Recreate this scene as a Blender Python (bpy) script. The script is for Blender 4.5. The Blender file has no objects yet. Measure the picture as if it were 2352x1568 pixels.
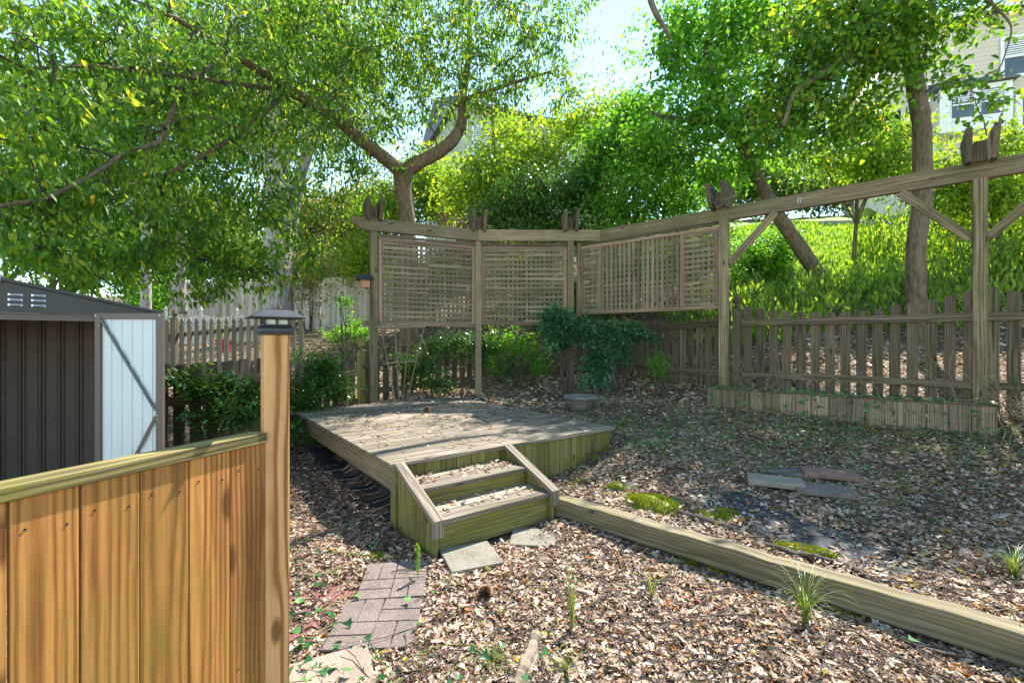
import bpy, math, random
import numpy as np
from mathutils import Vector
random.seed(7)
rng = np.random.default_rng(7)
scene = bpy.context.scene
C = scene.collection
# ------------------------------------------------------------------ camera, world, sun, exposure
F, CX, CY, CZ = 1056.0, 1176.0, 784.0, 1.4
cam_d = bpy.data.cameras.new('camera'); cam = bpy.data.objects.new('camera', cam_d); C.objects.link(cam)
cam.location = (0, 0, CZ); cam.rotation_euler = (math.radians(90), 0, 0)
cam_d.sensor_width = 36; cam_d.lens = F / 2352 * 36; cam_d.clip_start = 0.05; cam_d.clip_end = 2000
scene.camera = cam
SUN_AZ, SUN_EL = math.radians(36), math.radians(53)
w = bpy.data.worlds.new('World'); scene.world = w; w.use_nodes = True
nt = w.node_tree; bg = nt.nodes['Background']; sky = nt.nodes.new('ShaderNodeTexSky')
sky.sky_type = 'NISHITA'; sky.sun_disc = False; sky.sun_elevation = SUN_EL; sky.sun_rotation = SUN_AZ
sky.air_density = 0.8; sky.dust_density = 0.0; sky.ozone_density = 6
_tm = nt.nodes.new('ShaderNodeMix'); _tm.data_type = 'RGBA'; _tm.blend_type = 'MULTIPLY'; _tm.inputs[0].default_value = 1.0; _tm.inputs[7].default_value = (.88, .76, .52, 1)
nt.links.new(sky.outputs[0], _tm.inputs[6]); nt.links.new(_tm.outputs[2], bg.inputs[0]); bg.inputs[1].default_value = 0.14
sun_d = bpy.data.lights.new('sun', 'SUN'); sun = bpy.data.objects.new('sun', sun_d); C.objects.link(sun)
sun_d.energy = 2.05; sun_d.angle = math.radians(0.5); sun_d.color = (1, 0.95, 0.86)
sdir = Vector((math.sin(SUN_AZ) * math.cos(SUN_EL), math.cos(SUN_AZ) * math.cos(SUN_EL), math.sin(SUN_EL)))
sun.rotation_euler = sdir.to_track_quat('Z', 'Y').to_euler(); sun.location = (5, 10, 20)
scene.view_settings.view_transform = 'Standard'; scene.view_settings.look = 'None'
scene.view_settings.exposure = 2.68; scene.view_settings.gamma = 1.0
scene.cycles.max_bounces = 8; scene.cycles.transparent_max_bounces = 8
scene.cycles.diffuse_bounces = 4; scene.cycles.transmission_bounces = 4

# ------------------------------------------------------------------ generic helpers
def at(dx, dy, Y): return np.array([(dx - CX) / F * Y, Y, CZ - (dy - CY) / F * Y])
def V(*a): return np.array(a, float)
def unit(v):
    v = np.asarray(v, float); return v / (np.linalg.norm(v) + 1e-12)
def nrm(a): return a / (np.linalg.norm(a, axis=-1, keepdims=True) + 1e-12)

def tag(o, label=None, cat=None, group=None, kind=None):
    if label: o['label'] = label
    if cat: o['category'] = cat
    if group: o['group'] = group
    if kind: o['kind'] = kind
    return o
def thing(name, label, cat, loc=(0, 0, 0), group=None):
    o = bpy.data.objects.new(name, None); C.objects.link(o); o.location = loc; o.empty_display_size = 0.1
    return tag(o, label, cat, group)
def link(me, name, mat, parent):
    o = bpy.data.objects.new(name, me); C.objects.link(o)
    if mat: me.materials.append(mat)
    if parent is not None:
        o.parent = parent; o.location = -parent.location if parent.parent is None else Vector((0, 0, 0))
    return o
class MB:
    """collects shapes; wco = wood coordinates (along, across, thick) per vertex, rnd = one random number per piece"""
    def __init__(s): s.v = []; s.f = []; s.w = []; s.r = []; s.mi = []
    def add(s, vs, fs, ws=None, r=None):
        n = len(s.v); r = random.random() if r is None else r
        s.v += [tuple(map(float, p)) for p in vs]; s.f += [tuple(n + i for i in f) for f in fs]
        s.w += [tuple(map(float, p)) for p in (ws if ws is not None else vs)]; s.r += [r] * len(vs)
    def box(s, c, ax, ay, sz, az=None, r=None, taper=None):
        """oriented box; centre c, unit axes ax, ay (az = cross), full sizes sz"""
        ax = unit(ax); ay = unit(ay); az = unit(np.cross(ax, ay)) if az is None else unit(az); c = np.asarray(c, float)
        order = np.argsort(sz)[::-1]; off = V(random.uniform(-20, 20), random.uniform(-.07, .07), random.uniform(.02, .08))
        vs, ws = [], []
        for k in range(8):
            q = V((-.5, .5)[k & 1] * sz[0], (-.5, .5)[(k >> 1) & 1] * sz[1], (-.5, .5)[(k >> 2) & 1] * sz[2])
            vs.append(c + ax * q[0] + ay * q[1] + az * q[2]); ws.append(q[order] + off)
        s.add(vs, [(0, 2, 3, 1), (4, 5, 7, 6), (0, 1, 5, 4), (2, 6, 7, 3), (0, 4, 6, 2), (1, 3, 7, 5)], ws, r)
    def bar(s, a, b, wd, th, side=None, r=None):
        """board from a to b; wd across 'side', th the other way"""
        a = np.asarray(a, float); b = np.asarray(b, float); d = unit(b - a)
        if side is None: side = np.cross(d, V(0, 0, 1)) if abs(d[2]) < .95 else V(1, 0, 0)
        side = unit(np.asarray(side, float) - d * np.dot(side, d))
        s.box((a + b) / 2, d, side, (np.linalg.norm(b - a), wd, th), r=r)
    def prism(s, pts, depth, r=None, grain=0):
        """polygon (3-D points, planar) extruded by the vector depth; grain along world axis index of local frame"""
        pts = [np.asarray(p, float) for p in pts]; depth = np.asarray(depth, float); n = len(pts)
        vs = pts + [p + depth for p in pts]
        fs = [tuple(range(n))[::-1], tuple(range(n, 2 * n))] + [(i, (i + 1) % n, n + (i + 1) % n, n + i) for i in range(n)]
        o = pts[0]; e2 = unit(depth); e1 = unit(grain) if not isinstance(grain, int) else unit(pts[1] - pts[0])
        e3 = np.cross(e1, e2); off = V(random.uniform(-20, 20), random.uniform(-.07, .07), random.uniform(.02, .08))
        s.add(vs, fs, [V(np.dot(p - o, e1), np.dot(p - o, e3), np.dot(p - o, e2)) + off for p in vs], r)
    def tube(s, pts, rad, n=8, r=None, cap=True):
        pts = np.asarray(pts, float); K = len(pts); rad = np.broadcast_to(rad, (K,))
        t = nrm(np.gradient(pts, axis=0)); ref = V(0.31, 0.17, .93) if abs(t[0][2]) < .9 else V(1, .1, 0)
        a = nrm(np.cross(t, ref)); b = np.cross(t, a); vs = []; ws = []; L = 0
        for k in range(K):
            if k: L += np.linalg.norm(pts[k] - pts[k - 1])
            for j in range(n):
                th = 2 * math.pi * j / n; q = math.cos(th) * a[k] + math.sin(th) * b[k]
                vs.append(pts[k] + q * rad[k]); ws.append((L, math.cos(th) * rad[k], math.sin(th) * rad[k]))
        fs = [(k * n + j, k * n + (j + 1) % n, (k + 1) * n + (j + 1) % n, (k + 1) * n + j) for k in range(K - 1) for j in range(n)]
        if cap: fs += [tuple(range(n))[::-1], tuple((K - 1) * n + j for j in range(n))]
        s.add(vs, fs, ws, r)
    def build(s, name, mat, parent=None, bevel=0, smooth=False):
        me = bpy.data.meshes.new(name); me.from_pydata(s.v, [], s.f)
        a = me.attributes.new('wco', 'FLOAT_VECTOR', 'POINT'); a.data.foreach_set('vector', np.array(s.w, np.float32).ravel())
        a = me.attributes.new('rnd', 'FLOAT', 'POINT'); a.data.foreach_set('value', np.array(s.r, np.float32))
        if smooth: me.polygons.foreach_set('use_smooth', [True] * len(me.polygons))
        o = link(me, name, mat, parent)
        if bevel:
            m = o.modifiers.new('bevel', 'BEVEL'); m.width = bevel; m.segments = 2; m.limit_method = 'ANGLE'
        return o
def raw_mesh(name, verts, faces_flat, fsize, mat, parent=None, rnd=None, extra=None, smooth=False):
    """numpy mesh; all faces described by flat index list and sizes"""
    me = bpy.data.meshes.new(name); nv = len(verts)
    me.vertices.add(nv); me.vertices.foreach_set('co', np.asarray(verts, np.float32).ravel())
    me.loops.add(len(faces_flat)); me.loops.foreach_set('vertex_index', np.asarray(faces_flat, np.int32))
    fsize = np.asarray(fsize, np.int32); me.polygons.add(len(fsize))
    me.polygons.foreach_set('loop_start', np.concatenate([[0], np.cumsum(fsize)[:-1]]).astype(np.int32))
    me.update(calc_edges=True); me.validate()
    if rnd is not None:
        a = me.attributes.new('rnd', 'FLOAT', 'POINT'); a.data.foreach_set('value', np.asarray(rnd, np.float32))
    if smooth: me.polygons.foreach_set('use_smooth', [True] * len(me.polygons))
    return link(me, name, mat, parent)

# leaf templates: (t along, s across)
LO = dict(p=[(0, 0), (.3, .5), (.68, .4), (1, 0), (.68, -.4), (.3, -.5)], f=[(0, 3, 2, 1), (0, 5, 4, 3)])
HI = dict(p=[(0, 0), (.3, 0), (.68, 0), (1, 0), (.26, .5), (.66, .42), (.26, -.5), (.66, -.42)],
          f=[(0, 1, 4), (0, 6, 1), (1, 2, 5, 4), (6, 7, 2, 1), (2, 3, 5), (7, 3, 2)])
OAK = dict(p=[(0, 0), (.3, 0), (.68, 0), (1, 0), (.2, .2), (.36, .55), (.5, .2), (.7, .5), (.82, .16),
              (.2, -.2), (.36, -.55), (.5, -.2), (.7, -.5), (.82, -.16)],
           f=[(0, 1, 4), (4, 1, 5), (5, 1, 6), (6, 1, 2), (6, 2, 7), (7, 2, 8), (8, 2, 3), (0, 9, 1), (9, 10, 1), (10, 11, 1), (11, 2, 1), (11, 12, 2), (12, 13, 2), (13, 3, 2)])
IVY = dict(p=[(0, 0), (.1, .55), (.42, .25), (1, 0), (.42, -.25), (.1, -.55)], f=[(0, 3, 2, 1), (0, 5, 4, 3)])
def leaves(name, P, T, N, L, W, mat, parent=None, fold=.25, curl=0., rnd=None, tpl=LO):
    n = len(P); T = nrm(T); S = nrm(np.cross(N, T)); N = np.cross(T, S)
    p = np.array(tpl['p']); K = len(p); L = np.broadcast_to(L, (n,)); W = np.broadcast_to(W, (n,))
    fold = np.broadcast_to(fold, (n,)); curl = np.broadcast_to(curl, (n,))
    t = p[:, 0][None, :, None]; s = p[:, 1][None, :, None]
    z = np.abs(s) * (fold * W)[:, None, None] * 1.4 + (t - .5) ** 2 * (curl * L)[:, None, None]
    v = P[:, None] + T[:, None] * t * L[:, None, None] + S[:, None] * s * W[:, None, None] + N[:, None] * z
    v = v.reshape(-1, 3); off = (np.arange(n) * K)[:, None]
    flat = np.array([i for f in tpl['f'] for i in f])[None] + off
    fs = np.tile([len(f) for f in tpl['f']], n)
    r = rng.random(n) if rnd is None else rnd
    return raw_mesh(name, v, flat.ravel(), fs, mat, parent, np.repeat(r, K))
def tubes(polys, rads, sides):
    """many polylines at once: polys (N,K,3), rads (N,K) -> verts, flat faces"""
    N_, K, _ = polys.shape; t = nrm(np.gradient(polys, axis=1))
    a = nrm(np.cross(t, V(.31, .22, .92))); b = np.cross(t, a); th = np.arange(sides) * 2 * math.pi / sides
    v = polys[:, :, None] + rads[:, :, None, None] * (a[:, :, None] * np.cos(th)[:, None] + b[:, :, None] * np.sin(th)[:, None])
    i = np.arange(N_)[:, None, None] * K * sides; k = np.arange(K - 1)[None, :, None] * sides; j = np.arange(sides)[None, None]
    j2 = (j + 1) % sides
    q = np.stack([i + k + j, i + k + j2, i + k + sides + j2, i + k + sides + j], -1).reshape(-1)
    return v.reshape(-1, 3), q
def tubes_obj(name, lst, mat, parent=None, sides=4):
    vs, qs, n = [], [], 0
    for polys, rads in lst:
        v, q = tubes(polys, rads, sides); vs.append(v); qs.append(q + n); n += len(v)
    v = np.concatenate(vs); q = np.concatenate(qs)
    return raw_mesh(name, v, q, np.full(len(q) // 4, 4), mat, parent, np.zeros(len(v)), smooth=True)

# ------------------------------------------------------------------ materials
def new_mat(name):
    m = bpy.data.materials.new(name); m.use_nodes = True; n = m.node_tree; b = n.nodes['Principled BSDF']
    return m, n.nodes, n.links, b
def node(N, typ, **kw):
    n = N.new(typ)
    for k, v in kw.items(): setattr(n, k, v)
    return n
def noise(N, Lk, vec, scale, detail=4, rough=.6, dist=0):
    n = N.new('ShaderNodeTexNoise'); n.inputs['Scale'].default_value = scale; n.inputs['Detail'].default_value = detail
    n.inputs['Roughness'].default_value = rough; n.inputs['Distortion'].default_value = dist
    if vec is not None: Lk.new(vec, n.inputs['Vector'])
    return n.outputs['Fac']
def ramp(N, Lk, fac, stops):
    r = N.new('ShaderNodeValToRGB'); e = r.color_ramp.elements
    while len(e) > 1: e.remove(e[-1])
    e[0].position = stops[0][0]; e[0].color = (*stops[0][1], 1)
    for p, c in stops[1:]:
        x = e.new(p); x.color = (*c, 1)
    Lk.new(fac, r.inputs[0]); return r.outputs[0]
def fr(N, Lk, fac, a, b, lo=0., hi=1.):
    r = N.new('ShaderNodeMapRange'); Lk.new(fac, r.inputs[0])
    for i, x in enumerate((a, b, lo, hi)): r.inputs[i + 1].default_value = x
    return r.outputs[0]
def mix(N, Lk, fac, a, b, mode='MIX'):
    m = N.new('ShaderNodeMix'); m.data_type = 'RGBA'; m.blend_type = mode
    for i, x in ((0, fac), (6, a), (7, b)):
        if isinstance(x, (int, float)): m.inputs[i].default_value = x
        elif isinstance(x, tuple): m.inputs[i].default_value = (*x, 1)
        else: Lk.new(x, m.inputs[i])
    return m.outputs[2]
def mathn(N, Lk, op, a, b=0.):
    m = N.new('ShaderNodeMath'); m.operation = op
    for i, x in enumerate((a, b)):
        if isinstance(x, (int, float)): m.inputs[i].default_value = x
        else: Lk.new(x, m.inputs[i])
    return m.outputs[0]
def bump(N, Lk, b, h, strength=.4, dist=.01):
    n = N.new('ShaderNodeBump'); n.inputs['Strength'].default_value = strength; n.inputs['Distance'].default_value = dist
    Lk.new(h, n.inputs['Height']); Lk.new(n.outputs[0], b.inputs['Normal'])
def attr(N, name, vec=False):
    a = N.new('ShaderNodeAttribute'); a.attribute_name = name; return a.outputs['Vector' if vec else 'Fac']
def mapping(N, Lk, vec, sc):
    m = N.new('ShaderNodeMapping'); m.inputs['Scale'].default_value = sc; Lk.new(vec, m.inputs[0]); return m.outputs[0]

def wood(name, dark, light, algae=(.12, .14, .02), alg=.5, ring=55, knots=True, stain=(.05, .035, .02), stn=.4, algsc=1.6, ringamt=.38, rough=.8, warpk=14, kn=.13, skl=.62):
    m, N, Lk, b = new_mat(name); wc = attr(N, 'wco', True); rn = attr(N, 'rnd')
    warp = noise(N, Lk, mapping(N, Lk, wc, (1.1, 5, 5)), 1.0, 3, .5)
    sep = N.new('ShaderNodeSeparateXYZ'); Lk.new(wc, sep.inputs[0])
    y2 = mathn(N, Lk, 'MULTIPLY', sep.outputs[1], sep.outputs[1]); z2 = mathn(N, Lk, 'MULTIPLY', sep.outputs[2], sep.outputs[2])
    rad = mathn(N, Lk, 'SQRT', mathn(N, Lk, 'ADD', y2, z2))
    ph = mathn(N, Lk, 'ADD', mathn(N, Lk, 'MULTIPLY', rad, ring * 6.28), mathn(N, Lk, 'MULTIPLY', warp, warpk))
    rings = mathn(N, Lk, 'SINE', ph); rings = fr(N, Lk, rings, -.9, 1)
    rings = mathn(N, Lk, 'POWER', rings, 1.8)
    fine = noise(N, Lk, mapping(N, Lk, wc, (3, 160, 160)), 1.0, 3, .65)
    fib = mathn(N, Lk, 'ADD', mathn(N, Lk, 'MULTIPLY', rings, ringamt), mathn(N, Lk, 'MULTIPLY', fine, 1.15 - ringamt))
    col = ramp(N, Lk, fr(N, Lk, fib, .15, .85), [(0, light), (.55, tuple((a + c) / 2 for a, c in zip(dark, light))), (1, dark)])
    tone = fr(N, Lk, rn, 0, 1, .68, 1.25); tc = N.new('ShaderNodeCombineColor')
    for i in range(3): Lk.new(tone, tc.inputs[i])
    col = mix(N, Lk, 1.0, col, tc.outputs[0], 'MULTIPLY')
    geo = N.new('ShaderNodeNewGeometry').outputs['Position']
    sk = noise(N, Lk, mapping(N, Lk, wc, (1.3, 48, 48)), 1.0, 4, .7)
    sm = N.new('ShaderNodeCombineColor'); sv = fr(N, Lk, sk, .34, .62, skl, 1.1)
    for i in range(3): Lk.new(sv, sm.inputs[i])
    col = mix(N, Lk, 1.0, col, sm.outputs[0], 'MULTIPLY')
    st = fr(N, Lk, noise(N, Lk, mapping(N, Lk, wc, (.9, 9, 9)), 1.3, 5, .65), .52, .72, 0, stn)
    col = mix(N, Lk, st, col, stain)
    ag = fr(N, Lk, noise(N, Lk, geo, algsc, 5, .65), .42, .66, 0, alg); ag = mathn(N, Lk, 'MULTIPLY', ag, fr(N, Lk, fine, .2, .7, .6, 1))
    col = mix(N, Lk, ag, col, algae)
    h = fib
    if knots:
        vo = N.new('ShaderNodeTexVoronoi'); Lk.new(mapping(N, Lk, wc, (2.6, 7, 7)), vo.inputs['Vector']); vo.inputs['Scale'].default_value = 1.0
        kf = fr(N, Lk, vo.outputs['Distance'], kn * .5, kn, 1, 0); col = mix(N, Lk, mathn(N, Lk, 'MULTIPLY', kf, .8), col, tuple(x * .35 for x in dark))
    Lk.new(col, b.inputs['Base Color']); b.inputs['Roughness'].default_value = rough; b.inputs['Specular IOR Level'].default_value = .25
    bump(N, Lk, b, fib, .35, .003); return m
M = {}
M['weathered'] = wood('weathered_wood', (.095, .062, .036), (.41, .31, .19), (.10, .105, .035), .6, stn=.7, algsc=2.4)
M['lattice'] = wood('lattice_wood', (.12, .085, .055), (.34, .26, .18), (.2, .19, .08), .25, knots=False)
M['redlattice'] = wood('lattice_frame_wood', (.16, .09, .06), (.37, .25, .17), (.2, .18, .07), .2, knots=False)
M['fence'] = wood('dark_fence_wood', (.05, .036, .026), (.24, .175, .12), (.075, .085, .025), .5, stn=.6)
M['deck'] = wood('deck_wood', (.13, .10, .075), (.45, .37, .29), (.10, .10, .04), .4, stn=.6)
M['mossy'] = wood('mossy_wood', (.09, .07, .025), (.33, .27, .10), (.165, .155, .022), .8, algsc=3.2, stn=.6)
M['new'] = wood('new_cedar', (.25, .085, .02), (.61, .275, .078), (.2, .19, .025), .45, ring=60, stain=(.13, .05, .015), stn=.65, algsc=1.9, ringamt=.42, kn=.2, skl=.74)
M['newpost'] = wood('new_post', (.30, .11, .035), (.70, .39, .17), (.25, .24, .04), .1, ring=48, stn=.25, stain=(.2, .08, .03), ringamt=.7, warpk=16, kn=.17, skl=.85)
M['timber'] = wood('timber', (.10, .075, .045), (.33, .27, .17), (.15, .145, .05), .4, stn=.7, warpk=8, ringamt=.25)
M['planterwood'] = wood('planter_wood', (.13, .085, .058), (.42, .31, .22), (.15, .16, .05), .35)
M['greyfence'] = wood('grey_painted_fence', (.15, .12, .09), (.23, .19, .15), (.12, .12, .06), .15, knots=False)
M['privacy'] = wood('privacy_fence', (.38, .34, .30), (.62, .56, .5), (.5, .3, .15), .3, algsc=.5)
M['logwood'] = wood('log_wood', (.16, .12, .09), (.45, .36, .28), (.15, .15, .05), .2, knots=False)

def plain(name, col, rough=.6, metal=0, nz=0., nsc=20, spec=.5, bmp=0.):
    m, N, Lk, b = new_mat(name); b.inputs['Roughness'].default_value = rough; b.inputs['Metallic'].default_value = metal
    b.inputs['Specular IOR Level'].default_value = spec
    tc = N.new('ShaderNodeTexCoord').outputs['Object']; f = noise(N, Lk, tc, nsc, 6, .65)
    Lk.new(ramp(N, Lk, fr(N, Lk, f, .25, .75), [(0, tuple(max(0, c * (1 - nz)) for c in col)), (1, tuple(c * (1 + nz) for c in col))]), b.inputs['Base Color'])
    if bmp: bump(N, Lk, b, f, bmp, .01)
    return m
M['shed_dark'] = plain('shed_charcoal', (.013, .013, .015), .38, 0, .15, 30)
M['shed_brown'] = plain('shed_brown', (.10, .078, .068), .45, 0, .1, 40)
M['shed_inner'] = plain('shed_inner', (.17, .13, .11), .6, 0, .15, 8)
M['shed_panel'] = plain('shed_panel', (.56, .62, .64), .4, 0, .04, 6)
M['brace'] = plain('brace_steel', (.07, .085, .1), .4, .3, .1, 20)
M['metal'] = plain('bright_metal', (.5, .52, .6), .3, .9, .1, 20)
M['capmetal'] = plain('cap_metal', (.028, .03, .036), .45, 0, .35, 60, bmp=.05)
M['white'] = plain('white_paint', (.78, .78, .8), .5, 0, .03, 5)
M['offwhite'] = plain('aged_white_paint', (.48, .47, .47), .6, 0, .08, 5)
M['red_rail'] = plain('red_rail', (.22, .05, .04), .6, 0, .2, 5)
M['pot'] = plain('pink_pot', (.3, .03, .07), .5, 0, .2, 5)
M['shingle'] = plain('shingle', (.13, .13, .16), .8, 0, .4, 12)
M['glass'] = plain('window_glass', (.05, .07, .09), .08, 0, .3, 3, spec=1.)
M['green_roof'] = plain('birdhouse_roof', (.02, .028, .022), .7, 0, .3, 60)
M['cedar_box'] = plain('birdhouse_box', (.42, .2, .1), .7, 0, .2, 30)
M['fabric'] = plain('landscape_fabric', (.035, .036, .042), .75, 0, .7, 9, bmp=.5)
M['black'] = plain('black_plastic', (.01, .012, .018), .4)
M['lens'] = plain('light_lens', (.55, .55, .5), .15, 0, .3, 60)
M['wire'] = plain('dark_wire', (.06, .05, .045), .5, .5)
M['rubble'] = plain('stone_block', (.3, .29, .28), .9, 0, .3, 8, bmp=.4)
M['cone'] = plain('pine_cone', (.30, .17, .10), .8, 0, .4, 40)
M['vine'] = plain('vine_stem', (.24, .18, .11), .8, 0, .35, 8)
M['grstem'] = plain('green_stem', (.16, .2, .05), .7, 0, .3, 8)
def speckle(name, c, d, li, sc=90):
    m, N, Lk, b = new_mat(name); tc = N.new('ShaderNodeTexCoord').outputs['Object']
    n1 = noise(N, Lk, tc, sc, 3, .8); n2 = noise(N, Lk, tc, 7, 5, .65)
    col = ramp(N, Lk, n2, [(.3, d), (.62, c)]); col = mix(N, Lk, fr(N, Lk, n1, .58, .66), col, li)
    col = mix(N, Lk, fr(N, Lk, n1, .4, .3), col, tuple(x * .45 for x in d))
    Lk.new(col, b.inputs['Base Color']); b.inputs['Roughness'].default_value = .9; bump(N, Lk, b, n1, .5, .004); return m
M['concrete'] = speckle('concrete_slab', (.21, .19, .15), (.13, .115, .085), (.36, .33, .27))
M['paver'] = speckle('pink_paver', (.18, .13, .115), (.095, .075, .065), (.42, .37, .34), 120)
M['rustpaver'] = speckle('rust_paver', (.24, .12, .095), (.16, .09, .075), (.4, .33, .3), 110)
M['bounce_l'] = speckle('bounce_pale', (.5, .48, .44), (.42, .4, .36), (.6, .57, .5))  # pale colour of the added bounce sheet, throws sunlight back into the yard
M['redpaver'] = speckle('red_paver', (.20, .075, .06), (.13, .055, .045), (.3, .2, .17), 150)
M['tanpaver'] = speckle('tan_paver', (.30, .225, .18), (.2, .16, .12), (.45, .4, .33), 110)
M['stone'] = speckle('stone_basin', (.19, .17, .145), (.10, .09, .075), (.32, .3, .26), 60)

def bark(name, dark, light, sc=1., moss=.15):
    m, N, Lk, b = new_mat(name); g = N.new('ShaderNodeNewGeometry').outputs['Position']
    a = noise(N, Lk, mapping(N, Lk, g, (9 * sc, 9 * sc, 2.2 * sc)), 1.5, 6, .7, .6); c = noise(N, Lk, g, 3.5, 4, .6)
    vo = N.new('ShaderNodeTexVoronoi'); Lk.new(mapping(N, Lk, g, (26 * sc, 26 * sc, 7 * sc)), vo.inputs['Vector']); vo.inputs['Scale'].default_value = 1
    h = mathn(N, Lk, 'ADD', a, mathn(N, Lk, 'MULTIPLY', vo.outputs['Distance'], .5))
    col = ramp(N, Lk, fr(N, Lk, h, .35, .95), [(0, dark), (1, light)]); col = mix(N, Lk, fr(N, Lk, c, .55, .7, 0, moss), col, (.10, .12, .04))
    Lk.new(col, b.inputs['Base Color']); b.inputs['Roughness'].default_value = .9; bump(N, Lk, b, h, .8, .03); return m
M['bark'] = bark('brown_bark', (.045, .032, .023), (.20, .145, .095))
M['barkwarm'] = bark('warm_bark', (.05, .034, .023), (.22, .15, .09))
M['barkgrey'] = bark('grey_pine_bark', (.12, .10, .10), (.42, .37, .35), .6)
M['twig'] = plain('twig_bark', (.07, .052, .04), .9, 0, .3, 10)

def leafmat(name, stops, trans=.5, tcol=1.9, rough=.42):
    m, N, Lk, b = new_mat(name); r = attr(N, 'rnd'); col = ramp(N, Lk, r, stops); Lk.new(col, b.inputs['Base Color'])
    b.inputs['Roughness'].default_value = rough; b.inputs['Specular IOR Level'].default_value = .35
    if trans > 0:
        t = N.new('ShaderNodeBsdfTranslucent'); c2 = mix(N, Lk, 1.0, col, (tcol * 1.15, tcol, tcol * .45), 'MULTIPLY'); Lk.new(c2, t.inputs[0])
        ms = N.new('ShaderNodeMixShader'); ms.inputs[0].default_value = trans; Lk.new(b.outputs[0], ms.inputs[1]); Lk.new(t.outputs[0], ms.inputs[2])
        Lk.new(ms.outputs[0], N['Material Output'].inputs[0])
    return m
M['leafA'] = leafmat('broad_leaf_green', [(0, (.04, .11, .015)), (.5, (.09, .21, .02)), (.9, (.19, .34, .03)), (.96, (.36, .38, .03)), (1, (.5, .38, .03))])
M['leafB'] = leafmat('light_leaf_green', [(0, (.10, .20, .02)), (.5, (.18, .31, .03)), (.92, (.3, .42, .04)), (1, (.5, .44, .05))])
M['leafC'] = leafmat('hill_leaf_green', [(0, (.06, .18, .02)), (.6, (.11, .30, .03)), (1, (.2, .4, .04))])
M['leafFar'] = leafmat('far_leaf_green', [(0, (.07, .15, .03)), (.6, (.12, .22, .05)), (1, (.2, .3, .08))])
M['leafOlive'] = leafmat('pale_shrub_leaf', [(0, (.15, .17, .07)), (.6, (.25, .27, .11)), (1, (.38, .38, .2))])
M['nandina'] = leafmat('nandina_leaf', [(0, (.03, .10, .02)), (.6, (.07, .18, .04)), (.93, (.14, .27, .04)), (1, (.4, .25, .03))], .3, 1.5, .25)
M['nandinab'] = leafmat('nandina_blue_leaf', [(0, (.03, .11, .055)), (.7, (.065, .19, .085)), (1, (.13, .28, .09))], .25, 1.4, .35)
M['droop'] = leafmat('drooping_leaf', [(0, (.05, .13, .015)), (.5, (.14, .28, .03)), (1, (.34, .46, .06))], .55)
M['ivy'] = leafmat('ivy_leaf', [(0, (.02, .09, .03)), (.6, (.05, .16, .045)), (1, (.14, .28, .08))], .2, 1.4, .3)
M['grass'] = leafmat('grass_blade', [(0, (.07, .13, .02)), (.6, (.13, .22, .04)), (1, (.32, .3, .12))], .3)
M['moss'] = leafmat('moss_green', [(0, (.13, .17, .01)), (.6, (.24, .29, .015)), (1, (.36, .38, .03))], .2)
M['litter'] = leafmat('dry_leaf', [(0, (.10, .055, .035)), (.22, (.22, .13, .085)), (.45, (.40, .28, .195)), (.7, (.50, .38, .29)), (.93, (.63, .52, .43)),
                                   (.955, (.42, .13, .04)), (.985, (.5, .3, .04)), (1, (.16, .22, .04))], .15, 1.2, .6)
M['pebble'] = leafmat('pebble', [(0, (.26, .18, .12)), (.5, (.45, .34, .24)), (1, (.66, .56, .46))], 0)

def ground_mat():
    m, N, Lk, b = new_mat('litter_ground'); g = N.new('ShaderNodeNewGeometry').outputs['Position']
    vo = N.new('ShaderNodeTexVoronoi'); vo.inputs['Scale'].default_value = 26; Lk.new(mapping(N, Lk, g, (1, 1, .6)), vo.inputs['Vector'])
    hs = N.new('ShaderNodeSeparateColor'); Lk.new(vo.outputs['Color'], hs.inputs[0])
    col = ramp(N, Lk, hs.outputs[0], [(0, (.06, .04, .028)), (.4, (.14, .10, .07)), (.75, (.26, .19, .14)), (1, (.4, .32, .24))])
    soil = ramp(N, Lk, noise(N, Lk, g, 9, 6, .7), [(.3, (.05, .03, .02)), (.7, (.14, .09, .06))])
    big = noise(N, Lk, g, 1.3, 5, .6)
    col = mix(N, Lk, fr(N, Lk, big, .4, .6), soil, col)
    Lk.new(col, b.inputs['Base Color']); b.inputs['Roughness'].default_value = .95; bump(N, Lk, b, hs.outputs[0], .7, .03); return m
M['ground'] = ground_mat()
M['lawn'] = plain('lawn_green', (.16, .30, .03), .9, 0, .35, 14, bmp=.5)
M['clay'] = plain('clay_bank', (.2, .12, .085), .95, 0, .4, 9, bmp=.6)
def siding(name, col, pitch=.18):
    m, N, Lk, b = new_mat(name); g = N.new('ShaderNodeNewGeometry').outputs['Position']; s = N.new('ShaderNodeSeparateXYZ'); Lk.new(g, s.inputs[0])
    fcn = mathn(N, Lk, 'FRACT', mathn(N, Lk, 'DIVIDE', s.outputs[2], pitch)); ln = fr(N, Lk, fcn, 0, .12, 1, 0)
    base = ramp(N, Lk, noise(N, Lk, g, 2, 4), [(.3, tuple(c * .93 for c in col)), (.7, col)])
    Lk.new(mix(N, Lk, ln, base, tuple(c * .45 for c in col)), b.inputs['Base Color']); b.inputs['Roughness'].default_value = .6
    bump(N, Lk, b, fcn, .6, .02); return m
M['siding'] = siding('beige_siding', (.62, .55, .47)); M['siding2'] = siding('green_beige_siding', (.5, .5, .4))

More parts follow.
